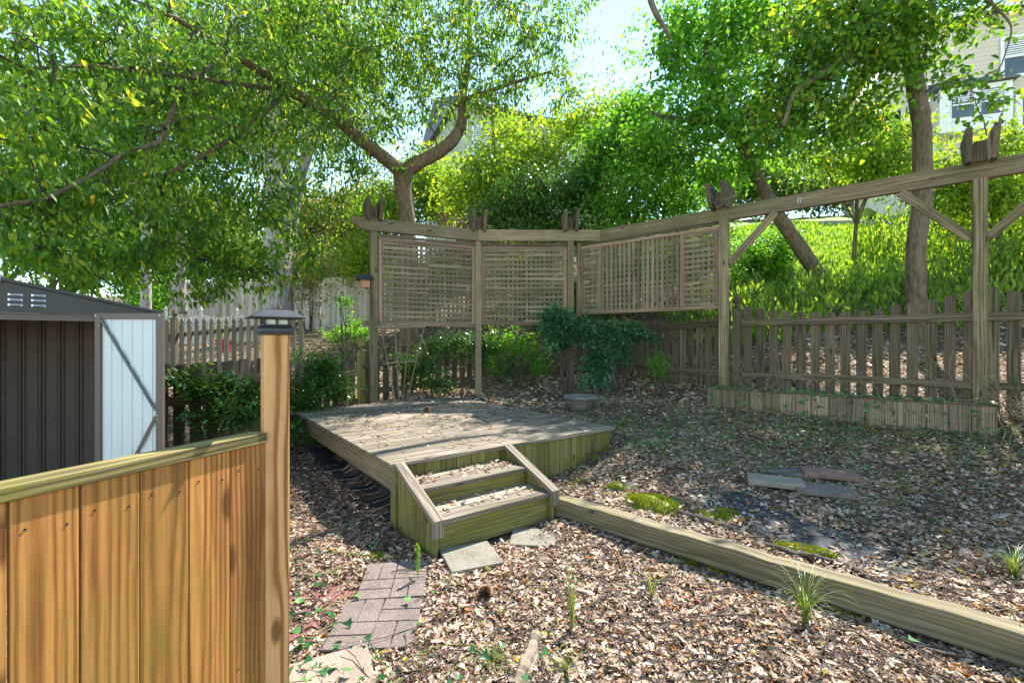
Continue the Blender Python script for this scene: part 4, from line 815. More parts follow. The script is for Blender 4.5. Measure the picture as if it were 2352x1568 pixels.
# dry vines over planter and post
def vines(n, cen, sp_, K, step, rad, zmin=None):
    P0 = cen + rng.normal(size=(n, 3)) * sp_; d = nrm(rng.normal(size=(n, 1, 3)) + 0.0); w_ = np.cumsum(rng.normal(size=(n, K, 3)) * .35, 1); dd = nrm(d + w_) * step; return P0[:, None] + np.cumsum(dd, 1), np.full((n, K), rad)
vl = []
for t in np.linspace(.0, 1, 9):
    c = A0 + (A1 - A0) * t - nnb * .03; vl.append(vines(9, V(c[0], c[1], .72), V(.14, .1, .05), 12, .05, .0028))
for z in np.linspace(2.2, 3.1, 5): vl.append(vines(6, V(P4[0], P4[1] - .08, z), V(.12, .05, .12), 14, .05, .0022))
vl.append(vines(60, V(A1[0] + .15, A1[1] - .1, .68), V(.12, .12, .08), 14, .06, .003))
tag(tubes_obj('dry_vines', vl, M['vine'], None, 4), 'tangled dry vines over the planter and the nearest lattice post', 'vines', kind='stuff')
n = 520; t = rng.random(n); P = A0 + (A1 - A0) * t[:, None] - nnb * rng.uniform(-.25, .06, n)[:, None] + V(0, 0, .8) * 1.0; P[:, 2] -= np.where(rng.random(n) < .5, rng.uniform(0, .3, n), 0); L = rng.uniform(.03, .055, n)
P[:, :2] -= (np.where(P[:, 2] < .79, .06, 0))[:, None] * nnb[:2]
tag(leaves('planter_ivy', P, nrm(rng.normal(size=(n, 3)) + V(0, -.5, -.3)), rng.normal(size=(n, 3)) * .5 + V(-.4, -.7, .6), L, L, M['ivy'], tpl=IVY), 'ivy leaves hanging over the low planter', 'ivy', kind='stuff')

# grass clumps
def grass(label, px, py, n, h, spread, droop=.5, name='grass_clump', w_=.005, mat='grass', p=None):
    c = hit(px, py) if p is None else p; t_ = thing(name, label, 'grass', tuple(c)); K = 7; th = rng.random(n) * 6.28; hh = h * rng.uniform(.45, 1, n); t = np.linspace(0, 1, K)
    out = np.stack([np.cos(th), np.sin(th)], -1) * (spread * rng.uniform(.1, 1, n))[:, None]; base = np.stack([np.cos(th), np.sin(th)], -1) * .012 * rng.random((n, 1))
    P = np.zeros((n, K, 3)); P[..., :2] = c[:2] + base[:, None] + out[:, None] * (t ** 2)[None, :, None]; P[..., 2] = c[2] + hh[:, None] * (t[None] - droop * .55 * t[None] ** 3)
    sd = np.stack([-np.sin(th), np.cos(th), 0 * th], -1)[:, None]; wv = (w_ * (1 - t ** 2.2) * .5)[None, :, None] + .0003
    v = np.stack([P - sd * wv, P + sd * wv], 2).reshape(-1, 3); i = (np.arange(n) * K * 2)[:, None]; k = np.arange(K - 1)[None] * 2; f = np.stack([i + k, i + k + 1, i + k + 3, i + k + 2], -1).ravel()
    raw_mesh('blades', v, f, np.full(len(f) // 4, 4), M[mat], t_, np.repeat(rng.random(n), K * 2)); return t_
grass('big drooping grass clump growing against the timber front', 1850, 1440, 85, .46, .26, .85, w_=.0032)
grass('tall narrow upright grass tuft right of the brick-pattern pavers', 1312, 1460, 16, .42, .05, .1, w_=.006)
grass('thin short grass tuft midway between the upright tuft and the big clump', 1497, 1385, 16, .24, .06, .2)
grass('dark grass tuft at the right edge of the yard', 2330, 1330, 90, .24, .2, .6, w_=.003)
grass('grass tuft growing at the right corner of the deck', 1432, 985, 90, .17, .2, .5)
grass('low grass tuft at the lower middle beside the weathered log', 1130, 1530, 70, .09, .16, .5, w_=.003)
grass('short grass tuft in the gravel right of the weathered log', 1300, 1545, 50, .10, .14, .5, w_=.003)
grass('small grass tuft at the foot of the skirt boards', 1370, 1065, 30, .14, .08, .4)
c = hit(960, 1345); t_ = thing('weed_sprout', 'bright green feathery weed sprout standing in front of the steps', 'weed', tuple(c)); mb = MB(); mb.tube([c, c + V(.0, 0, .12), c + V(-.003, 0, .23)], .002, 5); mb.build('stem', M['grstem'], t_)
n = 260; z = rng.uniform(.07, .235, n); P = np.stack([c[0] + rng.normal(size=n) * .004, c[1] + rng.normal(size=n) * .004, c[2] + z], -1); leaves('foliage', P, nrm(rng.normal(size=(n, 3)) + V(0, 0, .8)), rng.normal(size=(n, 3)), rng.uniform(.01, .022, n), .004, M['droop'], t_)

# ------------------------------------------------------------------ shrubs and trees
def ell_sample(n, blobs, surf=.45):
    wts = np.array([b[7] if len(b) > 7 else b[3] * b[4] * b[5] for b in blobs], float); wts /= wts.sum(); idx = rng.choice(len(blobs), n, p=wts)
    d = nrm(rng.normal(size=(n, 3))); r = rng.random(n) ** surf; B = np.array([[*b[0:3], *b[3:6]] for b in blobs], float)[idx]
    # irregular outline
    r = r * (1 + .30 * np.sin(d[:, 0] * 5 + idx) * np.sin(d[:, 2] * 6 + idx * 2)) * rng.uniform(.85, 1.18, n); return B[:, :3] + d * B[:, 3:] * r[:, None]
def B(px, py, Y, rx, ry, rz, wt=None):
    p = at(px, py, Y); return (p[0], p[1], p[2], rx, ry, rz, 0, wt if wt is not None else rx * ry * rz)
def resample(P, r, step=.12):
    P = np.asarray(P, float); d = np.concatenate([[0], np.cumsum(np.linalg.norm(np.diff(P, axis=0), axis=1))]); n = max(3, int(d[-1] / step)); t = np.linspace(0, d[-1], n)
    # smooth (catmull-like) by interpolating a densified average
    Q = np.stack([np.interp(t, d, P[:, k]) for k in range(3)], -1); Q[1:-1] = (Q[:-2] + 2 * Q[1:-1] + Q[2:]) / 4; Q[1:-1] = (Q[:-2] + 2 * Q[1:-1] + Q[2:]) / 4
    return Q, np.interp(t, d, r)
def grow(name, label, cat, limbs, blobs, nsec, ntwig, nleaf, L, Wr, lmat, bmat, group=None, droop=.6, step=.3, up_=.15, spread=.16, sides=10, secr=.028, twr=.006, surf=.45, bare=False):
    base = limbs[0][0][0]; root = thing(name, label, cat, tuple(base), group); mb = MB(); nodes = []; 
    for P, r in limbs:
        Q, R = resample(P, r); Q = Q + np.cumsum(rng.normal(size=Q.shape) * .006, 0) * 0; wob = rng.normal(size=len(Q)) * .03
        mb.tube(Q, R * (1 + wob), sides); nodes.append(np.column_stack([Q, R]))
    mb.build('trunk', bmat, root, smooth=True); nodes = np.concatenate(nodes); nodes = nodes[nodes[:, 2] > base[2] + 1.2] if len(nodes) > 10 else nodes
    if len(nodes) == 0 or ntwig == 0: return root
    def conn(T, K, rmax, rend, nodes, chunk=40):
        polys, rads = [], []; d0 = np.array([np.min(np.sum((nodes[:, :3] - t) ** 2, 1)) for t in T]); T = T[np.argsort(d0)]
        for i in range(0, len(T), chunk):
            tt = T[i:i + chunk]; D = np.linalg.norm(nodes[None, :, :3] - tt[:, None], axis=2) + rng.random((len(tt), len(nodes))) * .1; j = D.argmin(1); s = nodes[j, :3]; rr = np.minimum(nodes[j, 3] * .75, rmax)
            mid = (s + tt) / 2 + V(0, 0, 1) * (np.linalg.norm(tt - s, axis=1) * up_)[:, None] + rng.normal(size=s.shape) * .05 * np.linalg.norm(tt - s, axis=1)[:, None]
            u = np.linspace(0, 1, K)[None, :, None]; P = (1 - u) ** 2 * s[:, None] + 2 * u * (1 - u) * mid[:, None] + u ** 2 * tt[:, None]; P[:, 1:-1] += rng.normal(size=P[:, 1:-1].shape) * .012
            R = rr[:, None] + (rend - rr[:, None]) * np.linspace(0, 1, K)[None] ** .7; R = np.maximum(R, rend); polys.append(P); rads.append(R)
            nodes = np.concatenate([nodes, np.concatenate([P[:, 1:], R[:, 1:, None]], -1).reshape(-1, 4)])
        return np.concatenate(polys), np.concatenate(rads), nodes
    A, R, nodes = conn(ell_sample(nsec, blobs, .6), 9, secr, twr * 1.2, nodes, 6)
    Tw, Rt, _ = conn(ell_sample(ntwig, blobs, surf), 5, twr, twr * .45, nodes, 400)
    tubes_obj('branches', [(A, R), (Tw, Rt)], M['twig'] if bmat is not M['barkgrey'] else bmat, root, 4)
    if bare: return root
    n = ntwig * nleaf; ti = np.repeat(np.arange(ntwig), nleaf); u = rng.uniform(.25, 1.0, n) * 3.999; k = u.astype(int); f = (u - k)[:, None]
    base_ = Tw[ti, k] * (1 - f) + Tw[ti, k + 1] * f; tdir = nrm(Tw[ti, 4] - Tw[ti, 2]); P = base_ + tdir * (rng.random(n) * spread * 2.5 * (u > 3))[:, None] + rng.normal(size=(n, 3)) * spread * V(1, 1, .8)
    T = nrm(tdir * .5 + rng.normal(size=(n, 3)) * .6 + V(0, 0, -droop)); N = nrm(rng.normal(size=(n, 3)) * .7 + V(0, 0, .8)); Ls = L * rng.uniform(.5, 1.3, n)
    rn = np.clip(rng.normal(size=n) * .24 + .45 + .2 * rng.normal(size=ntwig)[ti], 0, .93); rn = np.where(rng.random(n) < .03, rng.uniform(.93, 1, n), rn)
    leaves('crown', P, T, N, Ls, Ls * Wr, lmat, root, rng.uniform(.05, .5, n), rng.uniform(-.3, .1, n), rnd=rn); return root
def lim(*pts):
    return [at(*p[:3]) for p in pts], [p[3] for p in pts]
# tree 1: forked tree behind the first lattice panel
grow('broadleaf_tree', 'forked broadleaf tree behind the first lattice panel, its leafy limbs reaching over the shed', 'tree',
     [lim((942, 830, 9.5, .24), (940, 760, 9.5, .19), (938, 600, 9.5, .175), (935, 500, 9.5, .17), (925, 440, 9.45, .17), (926, 395, 9.4, .19)),
      lim((928, 400, 9.4, .15), (880, 360, 9.1, .13), (820, 315, 8.7, .12), (770, 270, 8.3, .105), (735, 250, 8.0, .095), (680, 215, 7.6, .08), (600, 165, 7.1, .065), (520, 115, 6.7, .05), (420, 50, 6.2, .035), (330, 10, 5.8, .025)),
      lim((926, 398, 9.4, .16), (950, 378, 9.45, .15), (1000, 355, 9.5, .135), (1040, 325, 9.6, .125), (1062, 288, 9.7, .115), (1062, 230, 9.8, .08), (1075, 150, 9.9, .07), (1080, 40, 10.1, .055), (1080, -80, 10.3, .04)),
      lim((665, 207, 7.6, .05), (600, 265, 7.1, .04), (540, 315, 6.7, .034), (460, 360, 6.3, .028), (380, 400, 5.9, .02)),
      lim((745, 258, 8.1, .04), (640, 205, 7.4, .035), (520, 190, 6.6, .03), (380, 170, 5.8, .028), (200, 150, 5.0, .02), (60, 160, 4.6, .015)),
      lim((540, 120, 6.8, .04), (420, 190, 6.1, .035), (370, 330, 5.5, .03), (290, 350, 5.1, .026), (200, 410, 4.7, .022), (100, 460, 4.4, .02), (-20, 475, 4.2, .015)),
      lim((1062, 230, 9.8, .05), (1180, 190, 9.6, .035), (1280, 160, 9.4, .02))],
     [B(120, 90, 5.0, 1.3, 1.2, 1.0), B(120, 330, 4.8, 1.1, 1.0, .9), B(70, 520, 4.8, .9, 1.0, .75, 1.6), B(330, 160, 5.8, 1.6, 1.4, 1.2), B(330, 440, 6.2, 1.5, 1.3, 1.0), B(560, 480, 7.2, 1.3, 1.2, .9), B(250, 600, 6.2, 1.1, .9, .35, .9), B(560, 620, 7.2, .8, .7, .35, .55), B(440, 560, 6.6, .9, .8, .5, .7), B(560, 220, 7.2, 1.8, 1.6, 1.4), B(800, 90, 8.0, 2.0, 1.8, 1.4), B(780, 330, 9.0, 1.6, 1.2, 1.1),
      B(1020, 130, 9.5, 1.9, 1.8, 1.6), B(1200, 90, 9.6, 1.5, 1.4, 1.3, 1.8), B(1290, 150, 9.6, .9, 1.0, 1.0, .5), B(1290, 230, 10.6, .5, .5, .5, .12), B(1150, 220, 9.9, .8, .9, .5, .4), B(700, 10, 6.5, 1.8, 1.4, .6), B(620, 500, 8.5, 1.2, 1., .8), B(820, 450, 9.2, 1.1, 1., .7, .6), B(1080, 20, 9.0, 1.6, 1.4, .8, 1.2), B(1290, 30, 9.2, .9, 1.2, .7, .5), B(-60, 250, 4.0, .8, .8, 1.2, .9), B(620, 640, 7.4, .4, .3, .25, .16), B(500, 665, 7.0, .3, .3, .22, .16), B(420, 670, 6.8, .25, .25, .2, .1), B(710, 590, 7.8, .4, .3, .35, .22), B(180, 640, 5.8, .3, .3, .2, .12)],
     400, 2750, 16, .104, .38, M['leafA'], M['barkwarm'], droop=1.1, spread=.085, twr=.007)
# tree 2: trunk at right
grow('broadleaf_tree', 'tall broadleaf tree with a thick mottled trunk behind the right pergola beam', 'tree',
     [lim((2112, 815, 7.5, .24), (2110, 780, 7.5, .155), (2104, 690, 7.5, .135), (2103, 560, 7.5, .13), (2119, 460, 7.5, .135), (2118, 360, 7.5, .13), (2118, 285, 7.5, .128), (2105, 210, 7.5, .12), (2092, 130, 7.5, .115), (2086, 50, 7.5, .11), (2080, -60, 7.5, .12), (2070, -200, 7.5, .1)),
      lim((2090, 90, 7.5, .08), (2010, 110, 7.2, .06), (1930, 140, 7.0, .05), (1880, 175, 6.9, .045), (1820, 215, 6.8, .035), (1800, 290, 6.8, .025)),
      lim((2086, 20, 7.5, .07), (2160, -20, 7.0, .035), (2260, -10, 6.4, .022), (2330, 60, 6.0, .012), (2300, 150, 5.9, .007))],
     [B(1930, 120, 7.2, 1.3, .7, .9, 1.0), B(1820, 240, 7.2, 1.0, .6, .8, .6), B(2000, 20, 7.2, 1.4, .8, .7, .9), B(2080, 130, 7.0, .5, .5, .5, .14), B(2250, 10, 6.6, .9, .8, .35, .16), B(2200, 200, 6.3, .4, .4, .4, .05), B(2290, 240, 6.0, .3, .3, .5, .03), B(1960, 290, 7.4, .7, .6, .4, .16)],
     180, 900, 12, .105, .55, M['leafA'], M['bark'], droop=.5, spread=.10)
# tree 3: leaning tree
grow('leaning_tree', 'leaning tree on the green slope between the two long beam braces', 'tree',
     [lim((1905, 670, 10, .2), (1885, 640, 10, .16), (1840, 572, 10, .15), (1790, 500, 10, .14), (1745, 420, 10, .13), (1715, 360, 10, .125), (1690, 300, 10, .11), (1650, 230, 10, .09), (1620, 130, 10, .07), (1640, 20, 10, .05), (1650, -60, 10, .03)),
      lim((1690, 300, 10, .07), (1740, 240, 9.8, .05), (1800, 180, 9.6, .035)), lim((1680, 280, 10, .06), (1580, 280, 9.6, .045), (1500, 260, 9.4, .03))],
     [B(1650, 120, 10, 1.9, 1.0, 1.3, 1.9), B(1600, 280, 9.8, 1.5, .9, 1.0, 1.2), B(1780, 300, 10, 1.2, .8, .9, .9), B(1500, 360, 10.2, 1.0, .8, .9, .7), B(1630, 410, 10.3, 1.0, .8, .6, .5), B(1750, 30, 9.8, 1.6, .9, .9, 1.1), B(1560, 80, 10.4, .5, .5, .6, .4)],
     240, 1450, 14, .12, .5, M['leafC'], M['bark'], droop=.5, spread=.11)
# broken dead limb against the sky (part of a bare tree)
grow('dead_branch_tree', 'bare crooked limb hanging into the blue sky gap at the top', 'tree', [lim((1540, 90, 8.5, .02), (1530, 70, 8.5, .035), (1508, 35, 8.5, .05), (1495, 10, 8.5, .055), (1488, -30, 8.5, .06), (1470, -160, 8.5, .07))], [], 0, 0, 0, 0, 0, None, M['bark'])
# big pines at left
def pine(label, px, yb, Y, r, top, lean, blobs, ntw=1200, name='pine_tree', mat='leafFar', nl=20, L=.14):
    return grow(name, label, 'tree', [lim((px, yb, Y, r * 1.3), (px, yb - 60, Y, r), (px + lean * .4, (yb + top) / 2, Y, r * .9), (px + lean, top, Y, r * .7))], blobs, 60, ntw, nl, L, .45, M[mat], M['barkgrey'], spread=.3, droop=.3, secr=.05, twr=.012)
pine('thick grey-barked pine rising behind the cedar post cap light', 640, 760, 14, .40, -150, -10, [B(640, 60, 14, 3.5, 2.5, 2.5), B(560, 280, 15, 2.5, 2, 1.6), B(760, 230, 15, 2.5, 2, 2)], 1500)
grow('forked_pine', 'slimmer grey trunk forking beside the thick grey-barked pine', 'tree', [lim((668, 640, 14.6, .2), (668, 560, 14.6, .2), (672, 480, 14.6, .2), (690, 400, 14.6, .18), (730, 280, 14.6, .14), (760, 150, 14.6, .1))], [], 0, 0, 0, 0, 0, None, M['barkgrey'])
pine('slender pale trunk at left above the shed door', 335, 745, 15, .15, -60, 10, [B(330, 250, 15, 2.5, 2, 2.5), B(250, 420, 16, 2.5, 2, 1.8)], 1000)
pine('slender shaded trunk between the slender pale trunk and the thick pine', 415, 720, 17, .17, 0, 6, [B(470, 200, 17, 3, 2, 2.5), B(430, 480, 18, 2, 1.6, 1.4)], 900)
# background trees (left distance, behind centre, hill)
bgt = [('bushy green tree in the far left background above the shed roof', 120, 740, 24, [B(60, 480, 24, 4, 3, 3), B(180, 560, 24, 3, 3, 2), B(20, 250, 24, 4, 3, 3)], 1300, 'leafFar', .22),
       ('distant evergreen tree just left of the far end of the pale board fence', 330, 760, 21, [B(330, 590, 21, 1.6, 1.5, 2.2), B(360, 690, 20, 1.0, 1, .9)], 700, 'leafC', .16),
       ('distant tree showing above the middle of the pale board fence', 520, 760, 24, [B(480, 540, 24, 3, 2.5, 2.5), B(590, 600, 23, 2, 2, 1.3)], 900, 'leafFar', .2),
       ('pale yellow-green tree behind the pale fence between pine and pergola', 770, 730, 20, [B(760, 590, 20, 1.8, 1.6, 1.5), B(830, 520, 20, 1.7, 1.5, 1.8), B(720, 500, 20, 1.6, 1.5, 1.5)], 1300, 'leafOlive', .14),
       ('light green tree beyond the fork of the broadleaf tree', 900, 730, 17, [B(860, 600, 17, 1.5, 1.3, 1.2), B(990, 440, 17, 1.5, 1.3, 1.2), B(880, 480, 17, 1., 1., 1.1)], 1300, 'leafB', .12),
       ('sunlit yellow-green tree right above the red stair rail', 1130, 560, 14, [B(1130, 420, 13.5, 1.2, 1, .9), B(1040, 460, 13.8, .6, .7, .5), B(1220, 360, 14, 1.1, 1, .7), B(1340, 420, 14, .9, 1, .7), B(1320, 290, 14.5, 1.2, 1, .6), B(1400, 250, 14.5, .7, .7, .5, .3), B(1170, 300, 14.3, .8, .8, .5)], 700, 'leafB', .14),
       ('dark green dense tree behind the middle lattice panel', 1260, 600, 12.5, [B(1240, 460, 12.2, 1.3, .9, .75), B(1140, 500, 12.2, .8, .7, .5), B(1350, 440, 12.4, .9, .8, .8), B(1300, 540, 12.2, 1.8, .9, .5)], 1300, 'nandina', .09),
       ('vivid green tree with fern-like leaves above the kinked beam', 1450, 590, 11.5, [B(1430, 480, 11.3, .8, .7, .5), B(1450, 270, 12, .7, .7, .6, .35), B(1400, 340, 12, .8, .7, .6, .4), B(1480, 360, 11.6, .9, .8, .7), B(1550, 460, 11.4, .9, .7, .6), B(1400, 560, 11.2, .8, .6, .35)], 900, 'leafC', .11),
       ('yellow-green tree behind the long beam left of the thick mottled trunk', 1960, 560, 11, [B(2020, 380, 10.5, 1.0, .9, .45), B(1880, 360, 10.8, .9, .8, .3), B(2050, 320, 10.4, .8, .7, .4), B(1980, 280, 10.8, .6, .5, .3, .12)], 330, 'leafB', .11),
       ('hazy round tree on the ridge above the green lawn', 1760, 450, 27, [B(1740, 420, 27, 2.6, 2, 1.6), B(1860, 430, 27, 2.4, 2, 1.3), B(1660, 400, 27, 2, 2, 1.6), B(1960, 420, 28, 2, 2, 1.4)], 900, 'leafFar', .24),
       ('yellow-green leafy tree behind the right end of the beam', 2290, 600, 9, [B(2260, 440, 9, 1.2, .8, .55), B(2310, 330, 8.6, .6, .5, .35), B(2160, 400, 9.2, .5, .5, .4)], 380, 'leafB', .10),
       ]
for lb, px, yb, Y, bl, ntw, mt, L in bgt:
    p0 = at(px, yb, Y); p0[2] = g1(p0[0], p0[1]) - .1; top = max(b[2] for b in bl)
    limbs = [([p0, V(p0[0] + .1, Y, (p0[2] + top) / 2), V(bl[0][0], bl[0][1], top)], [.14, .09, .03] if Y > 13 else [.05, .035, .015])]
    for b in bl: limbs.append(([V(p0[0] + .05, Y, p0[2] * .6 + b[2] * .4), V(b[0], b[1], b[2])], [.06, .02] if Y > 13 else [.025, .012]))
    grow('background_tree', lb, 'tree', limbs, bl, 50, ntw, 20, L, .48, M[mt], M['bark'], spread=L * 1.7, droop=.4, secr=.025, twr=.006 if Y < 16 else .01)
# foliage behind the lattice (low shrubs on the slope)
def shrub(label, blobs, ntw, nl, L, mat, Wr=.4, spread=.08, group=None, name='shrub', stems=7, droop=.25, clump=True):
    c = np.mean([b[:3] for b in blobs], 0); z0 = g1(c[0], c[1]); root = thing(name, label, 'shrub', (c[0], c[1], z0), group); ll = []; n0 = []
    mb = MB()
    for k in range(stems):
        b = blobs[k % len(blobs)]; tgt = V(b[0] + rng.normal() * b[3] * .4, b[1] + rng.normal() * b[4] * .4, b[2] + b[5] * rng.uniform(-.2, .4)); a = V(c[0] + rng.normal() * .08, c[1] + rng.normal() * .06, z0 - .05)
        mid = (a + tgt) / 2 + V(*(rng.normal(size=3) * .05)); Q, R = resample([a, mid, tgt], [.014, .01, .005], .08); mb.tube(Q, R, 5); n0.append(np.column_stack([Q, R]))
    mb.build('stems', M['twig'], root, smooth=True); nd = np.concatenate(n0); T = ell_sample(ntw, blobs, .6) + rng.normal(size=(ntw, 3)) * V(.14, .06, .12) * np.mean([b[3] for b in blobs]); D = np.linalg.norm(T[:, None] - nd[None, :, :3], axis=2); s = nd[D.argmin(1), :3]
    u = np.linspace(0, 1, 4)[None, :, None]; P = s[:, None] * (1 - u) + T[:, None] * u; P[:, 1:3] += V(0, 0, .03); tubes_obj('twigs', [(P, np.full((ntw, 4), .0022))], M['grstem'], root, 3)
    n = ntw * nl; ti = np.repeat(np.arange(ntw), nl); dr_ = nrm(T - s)[ti]; t = rng.random(n); plane = nrm(rng.normal(size=(ntw, 3)) * .4 + V(0, 0, 1))[ti]; side = nrm(np.cross(plane, dr_)); sg = np.where(rng.random(n) < .5, -1, 1)
    base = T[ti] + dr_ * ((t - .7) * spread * 2)[:, None] + side * (sg * rng.random(n) * spread * .8)[:, None] + rng.normal(size=(n, 3)) * spread * .3; Tt = nrm(dr_ * .6 + side * sg[:, None] * .8 + V(0, 0, -droop) + rng.normal(size=(n, 3)) * .25); Ls = L * rng.uniform(.65, 1.25, n)
    leaves('foliage', base, Tt, plane + rng.normal(size=(n, 3)) * .3, Ls, Ls * Wr, mat, root, .2, rnd=np.clip(rng.normal(size=n) * .22 + .45 + .15 * rng.normal(size=ntw)[ti], 0, 1)); return root
shrub('bluish dark green nandina shrub right of the third pergola post, tallest of the bushes', [B(1275, 735, 6.9, .26, .25, .24), B(1340, 760, 6.9, .35, .25, .2), B(1280, 780, 6.9, .28, .25, .14)], 260, 22, .06, M['nandinab'])
shrub('bluish green nandina shrub drooping to the ground in front of the picket fence', [B(1430, 760, 6.95, .42, .25, .22), B(1375, 830, 6.9, .24, .22, .34), B(1430, 810, 7.0, .25, .22, .15), B(1360, 870, 6.85, .2, .2, .15), B(1480, 770, 7, .2, .2, .1)], 260, 22, .06, M['nandinab'])
shrub('rusty tipped green shrub under the first lattice panel around the second post', [B(1040, 790, 7.45, .45, .15, .2), B(960, 840, 7.3, .38, .15, .32), B(1110, 800, 7.6, .35, .15, .38), B(1010, 880, 7.3, .35, .15, .15), B(1160, 850, 7.6, .2, .15, .2)], 420, 20, .052, M['nandina'])
shrub('bright sunlit shrub below the middle lattice panel', [B(1200, 790, 7.7, .35, .2, .35), B(1150, 800, 7.7, .3, .2, .45), B(1235, 830, 7.7, .25, .2, .3)], 190, 15, .05, M['leafC'])
shrub('glossy green shrub by the rear left corner of the deck', [B(730, 850, 6.3, .42, .35, .28), B(700, 920, 6.0, .35, .3, .3), B(770, 890, 6.5, .3, .3, .22), B(700, 985, 5.6, .3, .3, .15)], 420, 20, .056, M['nandina'])
shrub('glossy dark shrub spilling over the picket fence beside the shed door', [B(480, 885, 4.5, .45, .25, .15), B(430, 880, 4.5, .2, .2, .12), B(560, 930, 4.6, .30, .25, .25), B(500, 950, 4.5, .3, .2, .22), B(590, 900, 4.6, .2, .2, .2)], 360, 18, .052, M['nandina'])
shrub('tiny light green seedling shrub in front of the fence right of the nandinas', [B(1515, 840, 6.6, .14, .12, .2)], 60, 16, .035, M['leafC'])
shrub('pale hanging vine spray left of the birdhouse', [B(795, 700, 8.0, .1, .1, .22), B(820, 745, 8.0, .12, .1, .15), B(780, 690, 8.2, .12, .1, .1)], 45, 14, .05, M['leafC'])
shrub('dark twiggy shrub in front of the pale board fence by the pine trunk', [B(705, 650, 14.5, .9, .6, .9), B(720, 600, 14.5, .9, .6, .6)], 350, 12, .09, M['leafOlive'], spread=.2)
shrub('small green weeds beyond the fence left of the finial post', [B(790, 770, 9, .4, .3, .15), B(830, 765, 9, .3, .3, .12)], 120, 14, .06, M['leafC'])
for px, py, Y, rx, rz, mt, lb in ((1180, 640, 10.6, 1.3, .7, 'leafB', 'sunlit shrub seen through the middle lattice panel'), (960, 660, 11.5, 1.2, .8, 'leafB', 'pale sunlit shrub seen through the first lattice panel'), (1430, 640, 10, 1.0, .7, 'leafC', 'bright shrub seen through the third lattice panel'),
                                  (1290, 700, 9.8, 1.2, .35, 'leafC', 'low green shrub between the nandinas and the slope'), (1580, 600, 10.0, 1.0, .8, 'leafC', 'ferny green shrub left of the leaning tree foot'), (1740, 600, 10.5, 1.0, .6, 'leafC', 'feathery green shrub just right of the nearest lattice post')):
    shrub(lb, [B(px, py, Y, rx, .6, rz), B(px + 40, py - 30, Y + .3, rx * .7, .6, rz * .8)], 520, 20, .075, M[mt], spread=.14)

# drooping plants on the hill
n = 2300; X = rng.uniform(3.2, 13.5, n); Y = rng.uniform(7.4, 12.0, n); k = (Y > 8.0 + .0 * X - .12 * np.maximum(X - 6, 0) * 4) & (Y - 6.3 > -(X - 3.1) * .77 + 1.5) & (Y < np.where(X > 8.6, 12.0, 9.2) + 1.0 * rng.random(n)); X, Y = X[k], Y[k]; n = len(X); Z = gz(X, Y)
k = ~((np.hypot(X - 6.67, Y - 7.5) < .4)); X, Y, Z = X[k], Y[k], Z[k]; n = len(X); h = rng.uniform(.3, .85, n) * np.where(X > 8.6, 1.35, 1); lean = rng.normal(size=(n, 2)) * .12; K = 6; t = np.linspace(0, 1, K)
P = np.stack([X[:, None] + lean[:, :1] * t ** 2, Y[:, None] + lean[:, 1:] * t ** 2, Z[:, None] + h[:, None] * t], -1)
tag(tubes_obj('plant_stalks', [(P, np.full((n, K), .006))], M['grstem'], None, 3), 'stalks of the tall drooping plants on the slope', 'plants', kind='stuff')
m_ = 12; ti = np.repeat(np.arange(n), m_); u = rng.uniform(.15, 1, n * m_) * (K - 1.001); kk = u.astype(int); f = (u - kk)[:, None]; base = P[ti, kk] * (1 - f) + P[ti, kk + 1] * f + rng.normal(size=(n * m_, 3)) * V(.06, .06, .02)
T = nrm(rng.normal(size=(n * m_, 3)) * V(.35, .35, .3) + V(0, 0, -1)); Ls = rng.uniform(.07, .17, n * m_)
tag(leaves('drooping_plants', base, T, rng.normal(size=(n * m_, 3)) + V(0, -.6, 0), Ls, Ls * .33, M['droop'], None, .35), 'mass of tall wilting green plants covering the slope behind the fence', 'plants', kind='stuff')
# ground cover on upper slope and lawn tufts
n = 60000; X = rng.uniform(4, 18, n); Y = rng.uniform(9.3, 15.5, n); L = rng.uniform(.06, .16, n); tag(leaves('grass', np.stack([X, Y, gz(X, Y) + .02], -1), nrm(rng.normal(size=(n, 3)) * .5 + V(0, 0, 1)), rng.normal(size=(n, 3)), L, L * .18, M['droop'], None, .2), 'bright green ground cover and grass on the upper slope', 'grass', kind='stuff')
# retaining wall of stone blocks
rw = thing('retaining_wall', 'low grey block retaining wall at the top of the green slope', 'wall', (8.5, 14.1, 4.8)); mb = MB(); a, b = V(8.2, 14.2, 0), V(15.5, 13.7, 0); dwl = unit(b - a)
for c_ in range(3):
    for k in range(24):
        c = a + dwl * (.3 * k + (.15 if c_ % 2 else 0)); mb.box((c[0], c[1] + random.uniform(-.01, .01), 4.78 + .12 * c_), dwl, up, (.29, .113, .2))
mb.build('blocks', M['rubble'], rw, .008)

